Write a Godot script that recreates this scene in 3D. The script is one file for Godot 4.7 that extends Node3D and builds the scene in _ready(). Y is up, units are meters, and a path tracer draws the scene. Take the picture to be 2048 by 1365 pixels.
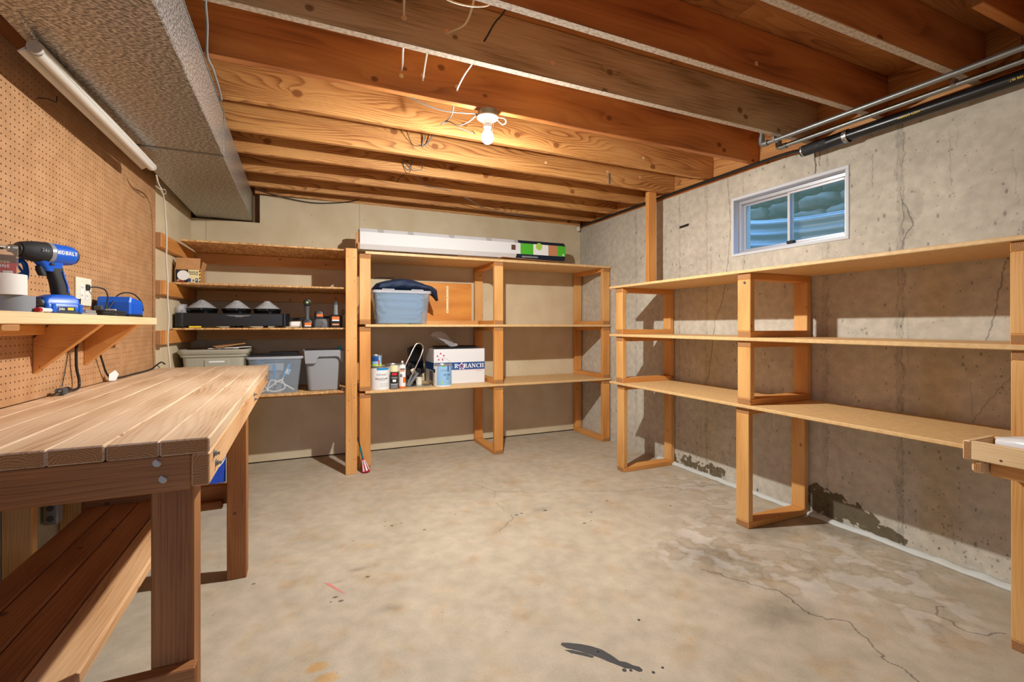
extends Node3D
# Basement store room: bare bulb between the joists, workbench and pegboard, plank racks along two walls.

var rng := RandomNumberGenerator.new()
var M := {}          # materials by name
var TILE := {}       # length and width in metres that a wood texture covers
var taken := {}

# ---------------------------------------------------------------- naming and nodes
func numbered(called: String) -> String:
	var n: int = taken.get(called, 0)
	taken[called] = n + 1
	return called if n == 0 else "%s_%03d" % [called, n]

func tag(o: Node, label: String, category: String, group := "") -> Node:
	o.set_meta("label", label)
	o.set_meta("category", category)
	if group != "":
		o.set_meta("group", group)
	return o

func thing(called: String, label: String, category: String, at := Vector3.ZERO, turn := 0.0, group := "") -> Node3D:
	var o := Node3D.new()
	o.name = numbered(called)
	add_child(o)
	o.position = at
	o.rotation.y = turn
	tag(o, label, category, group)
	return o

func structure(called: String, at := Vector3.ZERO, turn := 0.0) -> Node3D:
	var o := Node3D.new()
	o.name = numbered(called)
	add_child(o)
	o.position = at
	o.rotation.y = turn
	o.set_meta("kind", "structure")
	return o

func part(parent: Node, called: String, mesh: Mesh, m = null, at := Vector3.ZERO, rot := Vector3.ZERO, label := "") -> MeshInstance3D:
	var o := MeshInstance3D.new()
	var counts: Dictionary = parent.get_meta("_n") if parent.has_meta("_n") else {}
	var n: int = counts.get(called, 0)
	counts[called] = n + 1
	parent.set_meta("_n", counts)
	o.name = called if n == 0 else "%s_%03d" % [called, n]
	o.mesh = mesh
	if m != null:
		o.material_override = M[m] if m is String else m
	parent.add_child(o, true)
	o.position = at
	o.rotation = rot
	if label != "":
		o.set_meta("label", label)
	return o

func forget(o: Node) -> void:
	if o.has_meta("_n"):
		o.remove_meta("_n")
	for c in o.get_children():
		forget(c)

func solo(called: String, label: String, category: String, mesh: Mesh, m, at := Vector3.ZERO, rot := Vector3.ZERO, group := "") -> MeshInstance3D:
	var o := MeshInstance3D.new()
	o.name = numbered(called)
	o.mesh = mesh
	if m != null:
		o.material_override = M[m] if m is String else m
	add_child(o)
	o.position = at
	o.rotation = rot
	tag(o, label, category, group)
	return o

# ---------------------------------------------------------------- mesh building
class Surf:
	var v := PackedVector3Array()
	var n := PackedVector3Array()
	var uv := PackedVector2Array()
	func tri(a: Vector3, b: Vector3, c: Vector3, nn: Vector3, ua := Vector2.ZERO, ub := Vector2.ZERO, uc := Vector2.ZERO) -> void:
		# given in any order: turned so that the front runs clockwise
		if (b - a).cross(c - a).dot(nn) > 0.0:
			v.append(a); v.append(c); v.append(b)
			uv.append(ua); uv.append(uc); uv.append(ub)
		else:
			v.append(a); v.append(b); v.append(c)
			uv.append(ua); uv.append(ub); uv.append(uc)
		n.append(nn); n.append(nn); n.append(nn)
	func quad(a: Vector3, b: Vector3, c: Vector3, d: Vector3, nn: Vector3, ua := Vector2.ZERO, ub := Vector2.ZERO, uc := Vector2.ZERO, ud := Vector2.ZERO) -> void:
		tri(a, b, c, nn, ua, ub, uc)
		tri(a, c, d, nn, ua, uc, ud)
	func to(mesh: ArrayMesh, m = null) -> void:
		if v.is_empty():
			return
		var a := []
		a.resize(Mesh.ARRAY_MAX)
		a[Mesh.ARRAY_VERTEX] = v
		a[Mesh.ARRAY_NORMAL] = n
		a[Mesh.ARRAY_TEX_UV] = uv
		mesh.add_surface_from_arrays(Mesh.PRIMITIVE_TRIANGLES, a)
		if m != null:
			mesh.surface_set_material(mesh.get_surface_count() - 1, m)

func ax(i: int) -> Vector3:
	return [Vector3.RIGHT, Vector3.UP, Vector3.BACK][i]

# Chamfered box whose texture runs along one axis; ends are a second surface.
func box(size: Vector3, b := 0.003, axis := 0, tile := Vector2(1, 1), off := Vector2.ZERO, side_m = null, end_m = null) -> ArrayMesh:
	var side := Surf.new()
	var ends := Surf.new()
	var h := size * 0.5
	b = minf(b, minf(h.x, minf(h.y, h.z)) * 0.45)
	var uvf := func(p: Vector3, k: int) -> Vector2:
		if k == axis:
			var o1 := (axis + 1) % 3
			var o2 := (axis + 2) % 3
			return Vector2(p[o1] / 0.14 + off.x * 7.3, p[o2] / 0.14 + off.y * 5.1)
		var o := 3 - axis - k
		return Vector2((p[axis] + h[axis]) / tile.x + off.x, (p[o] + h[o] + (0.0 if k > o else h[k] * 2.0)) / tile.y + off.y)
	for k in 3:
		var i := (k + 1) % 3
		var j := (k + 2) % 3
		var s: Surf = ends if k == axis and end_m != null else side
		for sg in [-1.0, 1.0]:
			var pts := []
			for c in [[-1, -1], [1, -1], [1, 1], [-1, 1]]:
				var p := Vector3.ZERO
				p[k] = h[k] * sg
				p[i] = (h[i] - b) * c[0]
				p[j] = (h[j] - b) * c[1]
				pts.append(p)
			s.quad(pts[0], pts[1], pts[2], pts[3], ax(k) * sg, uvf.call(pts[0], k), uvf.call(pts[1], k), uvf.call(pts[2], k), uvf.call(pts[3], k))
		# edges that run along k, between faces i and j
		for si in [-1.0, 1.0]:
			for sj in [-1.0, 1.0]:
				var e := []
				for q in [[0, -1.0], [0, 1.0], [1, 1.0], [1, -1.0]]:
					var p := Vector3.ZERO
					p[k] = (h[k] - b) * q[1]
					p[i] = (h[i] - (b if q[0] == 1 else 0.0)) * si
					p[j] = (h[j] - (b if q[0] == 0 else 0.0)) * sj
					e.append(p)
				var nn: Vector3 = (ax(i) * si + ax(j) * sj).normalized()
				var face := i if i != axis else j
				side.quad(e[0], e[1], e[2], e[3], nn, uvf.call(e[0], face), uvf.call(e[1], face), uvf.call(e[2], face), uvf.call(e[3], face))
	for sx in [-1.0, 1.0]:
		for sy in [-1.0, 1.0]:
			for sz in [-1.0, 1.0]:
				var g := Vector3(sx, sy, sz)
				side.tri(Vector3(h.x, h.y - b, h.z - b) * g, Vector3(h.x - b, h.y, h.z - b) * g, Vector3(h.x - b, h.y - b, h.z) * g, g.normalized())
	var mesh := ArrayMesh.new()
	side.to(mesh, side_m)
	ends.to(mesh, end_m)
	return mesh

# A length of sawn timber: its grain runs along axis; each piece takes its own stretch of the texture.
func lumber(parent: Node, called: String, lo: Vector3, hi: Vector3, axis: int, wood: String, bevel := 0.003, label := "", rot := Vector3.ZERO) -> MeshInstance3D:
	var size := hi - lo
	var t: Vector2 = TILE.get(wood, Vector2(2, 0.5))
	var span := size[axis] / t.x
	var wide: float = (size[(axis + 1) % 3] + size[(axis + 2) % 3]) / t.y
	var off := Vector2(rng.randf() * maxf(0.0, 1.0 - span), rng.randf() * maxf(0.0, 1.0 - wide))
	var mesh := box(size, bevel, axis, t, off, M[wood], M[wood + "_end"] if M.has(wood + "_end") else M["end_grain"])
	return part(parent, called, mesh, null, (lo + hi) * 0.5, rot, label)

func plain(size: Vector3, b := 0.002) -> ArrayMesh:
	return box(size, b)

# Rings of equal length joined into a skin. Sharp turns split the shading.
func sweep(rings: Array, cap0 := false, cap1 := false, loop := true, sharp := 35.0) -> ArrayMesh:
	var st := SurfaceTool.new()
	st.begin(Mesh.PRIMITIVE_TRIANGLES)
	var n: int = rings[0].size()
	var group := 1
	st.set_smooth_group(group)
	var last := n if loop else n - 1
	var prev := Vector3.ZERO
	for k in rings.size() - 1:
		var a: PackedVector3Array = rings[k]
		var b: PackedVector3Array = rings[k + 1]
		var dir := (b[0] - a[0]).normalized()
		if k > 0 and dir.length() > 0.1 and prev.length() > 0.1 and rad_to_deg(prev.angle_to(dir)) > sharp:
			group += 1
			st.set_smooth_group(group)
		if dir.length() > 0.1:
			prev = dir
		var v0 := float(k) / (rings.size() - 1)
		var v1 := float(k + 1) / (rings.size() - 1)
		for j in last:
			var j2 := (j + 1) % n
			var u0 := float(j) / last
			var u1 := float(j + 1) / last
			var q := [[a[j], Vector2(u0, v0)], [a[j2], Vector2(u1, v0)], [b[j2], Vector2(u1, v1)], [b[j], Vector2(u0, v1)]]
			for t in [[0, 2, 1], [0, 3, 2]]:
				if q[t[0]][0].is_equal_approx(q[t[1]][0]) or q[t[1]][0].is_equal_approx(q[t[2]][0]) or q[t[0]][0].is_equal_approx(q[t[2]][0]):
					continue
				for i in t:
					st.set_uv(q[i][1])
					st.add_vertex(q[i][0])
	for c in 2:
		if not ([cap0, cap1][c]):
			continue
		group += 1
		st.set_smooth_group(group)
		var r: PackedVector3Array = rings[0] if c == 0 else rings[rings.size() - 1]
		var mid := Vector3.ZERO
		for p in r:
			mid += p
		mid /= r.size()
		for j in n:
			var tri := [mid, r[j], r[(j + 1) % n]] if c == 0 else [mid, r[(j + 1) % n], r[j]]
			for p in tri:
				st.set_uv(Vector2(0.5, 0.5) + Vector2(p.x - mid.x, p.z - mid.z) * 2.0)
				st.add_vertex(p)
	st.generate_normals()
	return st.commit()

# profile of (radius, height) turned about y
func lathe(profile: Array, seg := 24, cap0 := true, cap1 := true, sharp := 30.0) -> ArrayMesh:
	var rings := []
	for p in profile:
		var r := PackedVector3Array()
		for j in seg:
			var a := TAU * j / seg
			r.append(Vector3(cos(a) * maxf(p.x, 0.0002), p.y, sin(a) * maxf(p.x, 0.0002)))
		rings.append(r)
	return sweep(rings, cap0, cap1, true, sharp)

func rounded(hx: float, hz: float, r: float, y: float, cx := 0.0, cz := 0.0, seg := 5) -> PackedVector3Array:
	var out := PackedVector3Array()
	r = minf(r, minf(hx, hz) * 0.999)
	for q in 4:
		var sx: float = [1, -1, -1, 1][q]
		var sz: float = [1, 1, -1, -1][q]
		for k in seg + 1:
			var a := PI * 0.5 * (q + float(k) / seg)
			out.append(Vector3(cx + sx * (hx - r) + cos(a) * r, y, cz + sz * (hz - r) + sin(a) * r))
	return out

# sections of [y, half x, half z, corner radius, centre x, centre z]
func loft(sections: Array, cap0 := true, cap1 := true, sharp := 35.0, seg := 5) -> ArrayMesh:
	var rings := []
	for s in sections:
		rings.append(rounded(s[1], s[2], s[3], s[0], s[4] if s.size() > 4 else 0.0, s[5] if s.size() > 5 else 0.0, seg))
	return sweep(rings, cap0, cap1, true, sharp)

func smooth_path(pts: Array, per := 6) -> PackedVector3Array:
	var out := PackedVector3Array()
	for i in pts.size() - 1:
		var a: Vector3 = pts[maxi(i - 1, 0)]
		var b: Vector3 = pts[i]
		var c: Vector3 = pts[i + 1]
		var d: Vector3 = pts[mini(i + 2, pts.size() - 1)]
		for k in per:
			out.append(b.cubic_interpolate(c, a, d, float(k) / per))
	out.append(pts[pts.size() - 1])
	return out

# flat < 1 makes a flat cable
func tube(pts: Array, r: float, seg := 8, per := 6, flat := 1.0, caps := true) -> ArrayMesh:
	var path := smooth_path(pts, per) if per > 1 else PackedVector3Array(pts)
	var rings := []
	var side := Vector3.ZERO
	for i in path.size():
		var d := (path[mini(i + 1, path.size() - 1)] - path[maxi(i - 1, 0)]).normalized()
		if side == Vector3.ZERO:
			side = d.cross(Vector3.UP if absf(d.y) < 0.9 else Vector3.RIGHT).normalized()
		side = (side - d * side.dot(d)).normalized()
		var up := side.cross(d)
		var ring := PackedVector3Array()
		for j in seg:
			var a := TAU * j / seg
			ring.append(path[i] + side * cos(a) * r + up * sin(a) * r * flat)
		rings.append(ring)
	return sweep(rings, caps, caps, true, 80.0)

# polygon in x and y pushed from z = 0 to z = depth, with rounded-over rims
func slab(poly: PackedVector2Array, depth: float, bevel := 0.0, tile := 1.0, off := Vector2.ZERO) -> ArrayMesh:
	if Geometry2D.is_polygon_clockwise(poly):
		poly.reverse()
	var s := Surf.new()
	var inner := poly
	if bevel > 0.0:
		var shrunk := Geometry2D.offset_polygon(poly, -bevel, Geometry2D.JOIN_MITER)
		if shrunk.size() == 1 and shrunk[0].size() == poly.size():
			# match the start so that rims join corner to corner
			var best := 0
			for i in shrunk[0].size():
				if shrunk[0][i].distance_to(poly[0]) < shrunk[0][best].distance_to(poly[0]):
					best = i
			inner = PackedVector2Array()
			for i in poly.size():
				inner.append(shrunk[0][(best + i) % poly.size()])
		else:
			bevel = 0.0
	var tris := Geometry2D.triangulate_polygon(inner)
	for k in range(0, tris.size(), 3):
		for z in [0.0, depth]:
			var p := []
			for q in 3:
				p.append(inner[tris[k + q]])
			s.tri(Vector3(p[0].x, p[0].y, z), Vector3(p[1].x, p[1].y, z), Vector3(p[2].x, p[2].y, z), Vector3(0, 0, -1.0 if z == 0.0 else 1.0), p[0] / tile + off, p[1] / tile + off, p[2] / tile + off)
	var n := poly.size()
	for i in n:
		var a := poly[i]
		var b := poly[(i + 1) % n]
		var nn := Vector3(b.y - a.y, a.x - b.x, 0).normalized()
		s.quad(Vector3(a.x, a.y, bevel), Vector3(b.x, b.y, bevel), Vector3(b.x, b.y, depth - bevel), Vector3(a.x, a.y, depth - bevel), nn, a / tile + off, b / tile + off, b / tile + off + Vector2(0, depth), a / tile + off + Vector2(0, depth))
		if bevel > 0.0:
			var c := inner[i]
			var d := inner[(i + 1) % n]
			s.quad(Vector3(a.x, a.y, bevel), Vector3(b.x, b.y, bevel), Vector3(d.x, d.y, 0), Vector3(c.x, c.y, 0), (nn + Vector3(0, 0, -1)).normalized())
			s.quad(Vector3(a.x, a.y, depth - bevel), Vector3(b.x, b.y, depth - bevel), Vector3(d.x, d.y, depth), Vector3(c.x, c.y, depth), (nn + Vector3(0, 0, 1)).normalized())
	var mesh := ArrayMesh.new()
	s.to(mesh)
	return mesh

func poly(flat: Array) -> PackedVector2Array:
	var out := PackedVector2Array()
	for i in range(0, flat.size(), 2):
		out.append(Vector2(flat[i], flat[i + 1]))
	return out

func pts(flat: Array) -> Array:
	var out := []
	for i in range(0, flat.size(), 3):
		out.append(Vector3(flat[i], flat[i + 1], flat[i + 2]))
	return out

func star(r: float, inner := 0.42, tips := 5) -> PackedVector2Array:
	var out := PackedVector2Array()
	for i in tips * 2:
		var a := PI * 0.5 + PI * i / tips
		out.append(Vector2(cos(a), sin(a)) * (r if i % 2 == 0 else r * inner))
	return out

func disc(r: float, seg := 20) -> PackedVector2Array:
	var out := PackedVector2Array()
	for i in seg:
		out.append(Vector2(cos(TAU * i / seg), sin(TAU * i / seg)) * r)
	return out

# printed letters: height of capitals in metres; bend > 0 wraps them round a cylinder of that radius
func letters(txt: String, tall: float, font := "Droid Sans", bold := false, bend := 0.0, italic := false) -> Mesh:
	var t := TextMesh.new()
	var f := SystemFont.new()
	f.font_names = PackedStringArray([font])
	f.font_weight = 700 if bold else 400
	f.font_italic = italic
	t.font = f
	t.text = txt
	t.font_size = 48
	t.pixel_size = tall / 48.0 * 1.38
	t.depth = 0.0006
	t.curve_step = 2.0
	if bend <= 0.0:
		return t
	var a := t.get_mesh_arrays()
	var v: PackedVector3Array = a[Mesh.ARRAY_VERTEX]
	var nn: PackedVector3Array = a[Mesh.ARRAY_NORMAL]
	for i in v.size():
		var g := v[i].x / bend
		var r := bend + v[i].z
		v[i] = Vector3(sin(g) * r, v[i].y, cos(g) * r - bend)
		nn[i] = nn[i].rotated(Vector3.UP, g)
	a[Mesh.ARRAY_VERTEX] = v
	a[Mesh.ARRAY_NORMAL] = nn
	var m := ArrayMesh.new()
	m.add_surface_from_arrays(Mesh.PRIMITIVE_TRIANGLES, a)
	return m

# ---------------------------------------------------------------- textures
func noise(seed_: int, octaves := 3) -> FastNoiseLite:
	var n := FastNoiseLite.new()
	n.noise_type = FastNoiseLite.TYPE_SIMPLEX_SMOOTH
	n.seed = seed_
	n.frequency = 1.0
	n.fractal_type = FastNoiseLite.FRACTAL_FBM if octaves > 1 else FastNoiseLite.FRACTAL_NONE
	n.fractal_octaves = octaves
	return n

func ramp(a: Color, b: Color, c: Color) -> PackedByteArray:
	var out := PackedByteArray()
	for i in 256:
		var t := i / 255.0
		var q := a.lerp(b, t * 2.0) if t < 0.5 else b.lerp(c, t * 2.0 - 1.0)
		out.append(int(q.r * 255)); out.append(int(q.g * 255)); out.append(int(q.b * 255))
	return out

func texture(w: int, h: int, data: PackedByteArray) -> ImageTexture:
	return ImageTexture.create_from_image(Image.create_from_data(w, h, false, Image.FORMAT_RGB8, data))

# Sawn board, grain along x. knots: [x, y, radius] in metres.
func wood_image(w: int, h: int, long: float, wide: float, seed_: int, ring: float, warp: float, cols: Array, knots: Array, fibre := 0.2, bands := 0.55, patchy := 0.25) -> ImageTexture:
	var n1 := noise(seed_, 2)
	var n2 := noise(seed_ + 7, 1)
	var n3 := noise(seed_ + 13, 1)
	var lut := ramp(cols[0], cols[1], cols[2])
	var data := PackedByteArray()
	data.resize(w * h * 3)
	var at := 0
	var sx := long / w
	var sy := wide / h
	for y in h:
		var ym := y * sy
		var near := []
		for k in knots:
			if absf(ym - k[1]) < k[2] * 5.0:
				near.append(k)
		for x in w:
			var xm := x * sx
			var r := ym / ring + warp * n1.get_noise_2d(xm * 0.75, ym * 4.5)
			var dark := 0.0
			for k in near:
				var dx: float = xm - k[0]
				var kr: float = k[2]
				if absf(dx) < kr * 14.0:
					var dy: float = ym - k[1]
					var ex := dx / (kr * 4.5)
					var ey := dy / (kr * 1.6)
					r += (2.6 * kr / ring) * exp(-ex * ex - ey * ey) * (0.55 if kr < 0.012 else 0.8)
					var core := (dx * dx * 0.6 + dy * dy) / (kr * kr)
					if core < 1.6:
						dark = maxf(dark, clampf(1.6 - core, 0.0, 1.0))
			var f := r - floorf(r)
			var band := f * f
			if f > 0.86:
				band *= (1.0 - f) / 0.14
			var t := 0.22 + bands * band + fibre * n2.get_noise_2d(xm * 5.0, ym * 420.0) + patchy * n3.get_noise_2d(xm * 1.4, ym * 7.0)
			t = lerpf(t, 0.97, dark * 0.85)
			var i := int(clampf(t, 0.0, 1.0) * 255.0) * 3
			data[at] = lut[i]
			data[at + 1] = lut[i + 1]
			data[at + 2] = lut[i + 2]
			at += 3
	return texture(w, h, data)

func end_image(s: int, seed_: int, cols: Array) -> ImageTexture:
	var n1 := noise(seed_, 2)
	var lut := ramp(cols[0], cols[1], cols[2])
	var data := PackedByteArray()
	for y in s:
		for x in s:
			var d := Vector2(x - s * 0.4, y + s * 0.15).length() / s
			var r := d * 26.0 + 1.2 * n1.get_noise_2d(x * 0.012, y * 0.012)
			var f := r - floorf(r)
			var t := 0.2 + 0.6 * f * f + 0.25 * n1.get_noise_2d(x * 0.2, y * 0.2)
			var i := int(clampf(t, 0.0, 1.0) * 255.0) * 3
			data.append(lut[i]); data.append(lut[i + 1]); data.append(lut[i + 2])
	return texture(s, s, data)

# strands or grains: value noise pushed through a colour ramp
func speckle(w: int, h: int, seed_: int, fx: float, fy: float, cols: Array, fine := 0.4, coarse := 0.35, cellular := false) -> ImageTexture:
	var n1 := noise(seed_, 3)
	if cellular:
		n1.noise_type = FastNoiseLite.TYPE_CELLULAR
		n1.cellular_return_type = FastNoiseLite.RETURN_CELL_VALUE
		n1.fractal_type = FastNoiseLite.FRACTAL_NONE
		n1.domain_warp_enabled = true
		n1.domain_warp_amplitude = 1.2
		n1.domain_warp_frequency = 0.4
	var n2 := noise(seed_ + 5, 2)
	var lut := ramp(cols[0], cols[1], cols[2])
	var data := PackedByteArray()
	data.resize(w * h * 3)
	var at := 0
	for y in h:
		for x in w:
			var t := 0.5 + coarse * n1.get_noise_2d(x * fx, y * fy) + fine * n2.get_noise_2d(x * 0.45, y * 0.45)
			var i := int(clampf(t, 0.0, 1.0) * 255.0) * 3
			data[at] = lut[i]; data[at + 1] = lut[i + 1]; data[at + 2] = lut[i + 2]
			at += 3
	return texture(w, h, data)

# darkening field that stamps write into; later turned into colour
class Field:
	var w: int
	var h: int
	var a := PackedFloat32Array()
	func _init(w_: int, h_: int) -> void:
		w = w_; h = h_
		a.resize(w * h)
	func blot(cx: float, cy: float, rx: float, ry: float, amount: float, hard := 0.5) -> void:
		for y in range(maxi(0, int(cy - ry)), mini(h, int(cy + ry) + 2)):
			for x in range(maxi(0, int(cx - rx)), mini(w, int(cx + rx) + 2)):
				var d := Vector2((x - cx) / rx, (y - cy) / ry).length()
				if d < 1.0:
					a[y * w + x] += amount * clampf((1.0 - d) / (1.0 - hard), 0.0, 1.0)
	func line(p: PackedVector2Array, r: float, amount: float, jag: FastNoiseLite, wander := 5.0) -> void:
		for i in p.size() - 1:
			var steps := int(p[i].distance_to(p[i + 1]) / 0.7) + 1
			for k in steps:
				var q := p[i].lerp(p[i + 1], float(k) / steps)
				q += Vector2(jag.get_noise_2d(q.x * 0.05, q.y * 0.05), jag.get_noise_2d(q.y * 0.05 + 9.0, q.x * 0.05)) * wander
				var x := int(q.x)
				var y := int(q.y)
				var rr := int(ceil(r))
				for yy in range(maxi(0, y - rr), mini(h, y + rr + 1)):
					for xx in range(maxi(0, x - rr), mini(w, x + rr + 1)):
						var d := Vector2(xx - q.x, yy - q.y).length()
						if d < r:
							a[yy * w + xx] = maxf(a[yy * w + xx], amount)

func grey(n: FastNoiseLite, w: int, h: int, f: float) -> PackedByteArray:
	n.frequency = f
	return n.get_image(w, h, false, false, true).get_data()

# Slab floor: x from -1 to 3, z from -4.7 to 0.9
func floor_image(w: int, h: int) -> ImageTexture:
	var f := Field.new(w, h)
	var pale := Field.new(w, h)
	var rust := Field.new(w, h)
	var px := func(x: float, z: float) -> Vector2: return Vector2((x + 1.0) / 4.0 * w, (z + 4.7) / 5.6 * h)
	var s := w / 4.0
	var jag := noise(77, 2)
	var line := func(flat: Array, r: float, amount: float) -> void:
		var p := PackedVector2Array()
		for q in poly(flat):
			p.append(px.call(q.x, q.y))
		f.line(p, r, amount, jag)
	line.call([1.195, -3.405, 1.285, -3.175, 1.512, -3.062, 1.824, -2.956, 2.15, -2.799, 2.508, -2.732, 2.95, -2.6], 0.9, 0.2)
	line.call([1.285, -3.175, 1.2, -3.0, 1.22, -2.7, 1.05, -2.55], 0.8, 0.14)
	line.call([1.8, -1.75, 1.972, -1.453, 1.932, -1.289, 2.022, -1.195, 1.986, -1.11, 1.918, -1.006, 1.912, -0.941, 1.912, -0.8], 0.9, 0.3)
	line.call([2.2, -1.9, 2.4, -1.75, 2.5, -1.55, 2.62, -1.5], 0.8, 0.14)
	for q in [[0.474, -2.964, 8], [0.5, -2.889, 12], [0.46, -2.90, 7], [0.56, -2.9, 9], [0.665, -2.754, 13], [0.266, -2.776, 7], [1.917, -2.699, 12], [1.708, -2.574, 12], [1.574, -2.448, 16], [1.63, -2.46, 9], [1.998, -2.357, 8], [0.14, -2.23, 14], [0.16, -2.19, 16], [0.12, -2.2, 8], [0.292, -2.349, 13], [1.25, -2.73, 16], [1.29, -2.74, 14], [1.45, -2.72, 18], [2.25, -2.45, 12], [0.9, -2.9, 8], [-0.2, -2.5, 12], [0.05, -1.7, 12], [0.02, -1.72, 8]]:
		var c: Vector2 = px.call(q[0], q[1])
		f.blot(c.x, c.y, q[2] * 0.001 * s, q[2] * 0.0007 * s, 0.42, 0.4)
	for q in [[0.26, -2.44, 60, 26], [0.16, -2.36, 50, 22], [1.45, -2.75, 90, 50], [0.35, -2.05, 70, 40]]:
		var c: Vector2 = px.call(q[0], q[1])
		f.blot(c.x, c.y, q[2] * 0.001 * s, q[3] * 0.001 * s, 0.12, 0.1)
	for i in 90:                                                        # paint flecks and chips
		var c: Vector2 = px.call(rng.randf_range(0.2, 2.4), rng.randf_range(-2.4, -0.9))
		pale.blot(c.x, c.y, rng.randf_range(0.6, 2.2), rng.randf_range(0.6, 1.8), 0.3, 0.3)
	for i in 160:
		var c: Vector2 = px.call(rng.randf_range(-0.6, 2.9), rng.randf_range(-4.6, -0.9))
		f.blot(c.x, c.y, rng.randf_range(0.5, 1.6), rng.randf_range(0.5, 1.6), 0.25, 0.3)
	# lime bloom and damp grey by the concrete wall
	for q in [[2.75, -2.75, 0.4, 0.3], [2.6, -2.35, 0.35, 0.35], [2.05, -1.68, 0.3, 0.4], [1.86, -1.93, 0.35, 0.25], [2.6, -1.25, 0.4, 0.25], [2.75, -1.6, 0.35, 0.45], [2.35, -1.05, 0.4, 0.2], [2.3, -1.5, 0.4, 0.4], [2.2, -2.1, 0.4, 0.3]]:
		var c: Vector2 = px.call(q[0], q[1])
		pale.blot(c.x, c.y, q[2] * s, q[3] * s, 0.4, 0.0)
	for q in [[1.95, -1.8, 0.26, 0.3], [2.5, -1.95, 0.35, 0.16], [2.85, -1.8, 0.12, 0.3], [1.85, -1.35, 0.25, 0.12]]:
		var c: Vector2 = px.call(q[0], q[1])
		f.blot(c.x, c.y, q[2] * s, q[3] * s, 0.2, 0.0)
	for q in [[0.05, -1.8, 0.05, 0.03], [0.085, -1.73, 0.06, 0.03]]:
		var c: Vector2 = px.call(q[0], q[1])
		rust.blot(c.x, c.y, q[2] * s, q[3] * s, 0.9, 0.6)
	var ring := PackedVector2Array()
	for k in 20:
		ring.append(px.call(2.5 + cos(1.6 + k * 0.17) * 0.11, -1.0 + sin(1.6 + k * 0.17) * 0.10))
	f.line(ring, 0.9, 0.25, noise(3, 1))
	var a := grey(noise(1, 4), w, h, 0.006)
	var b := grey(noise(2, 4), w, h, 0.03)
	var c := grey(noise(3, 2), w, h, 0.45)
	var d := grey(noise(4, 5), w, h, 0.012)
	var e := grey(noise(5, 3), w, h, 0.018)
	var g := grey(noise(6, 5), w, h, 0.02)
	var data := PackedByteArray()
	data.resize(w * h * 3)
	var at := 0
	for i in w * h:
		var mark := f.a[i] * (0.35 + 1.3 * d[i] / 255.0) if f.a[i] < 0.21 else f.a[i]
		# lime bloom: ragged pale islands and grey damp veins where the slab meets the outer wall
		var zone := minf(pale.a[i] * 2.6, 1.0)
		var bloom := zone * clampf((g[i] - 132) / 26.0, 0.0, 1.0)
		var vein := zone * clampf(1.0 - absf(g[i] - 112) / 12.0, 0.0, 1.0)
		var k := 0.965 + (a[i] - 127) * 0.0003 + (b[i] - 127) * 0.00045 + (c[i] - 127) * 0.0004 - mark + bloom * 0.085 - vein * 0.085
		var warm := clampf((d[i] - 126) / 90.0, 0.0, 1.0) * clampf((e[i] - 90) / 80.0, 0.0, 1.0)   # tan blotches in the trowelled skin
		var rs := rust.a[i] * clampf((e[i] - 100) / 60.0, 0.0, 1.0)
		data[at] = int(clampf(194.0 * k - warm * 3.0 + rs * 8.0, 0.0, 255.0))
		data[at + 1] = int(clampf(180.0 * k - warm * 11.0 - rs * 16.0 + bloom * 5.0, 0.0, 255.0))
		data[at + 2] = int(clampf(158.0 * k - warm * 19.0 - rs * 44.0 + bloom * 14.0, 0.0, 255.0))
		at += 3
	return texture(w, h, data)

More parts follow.
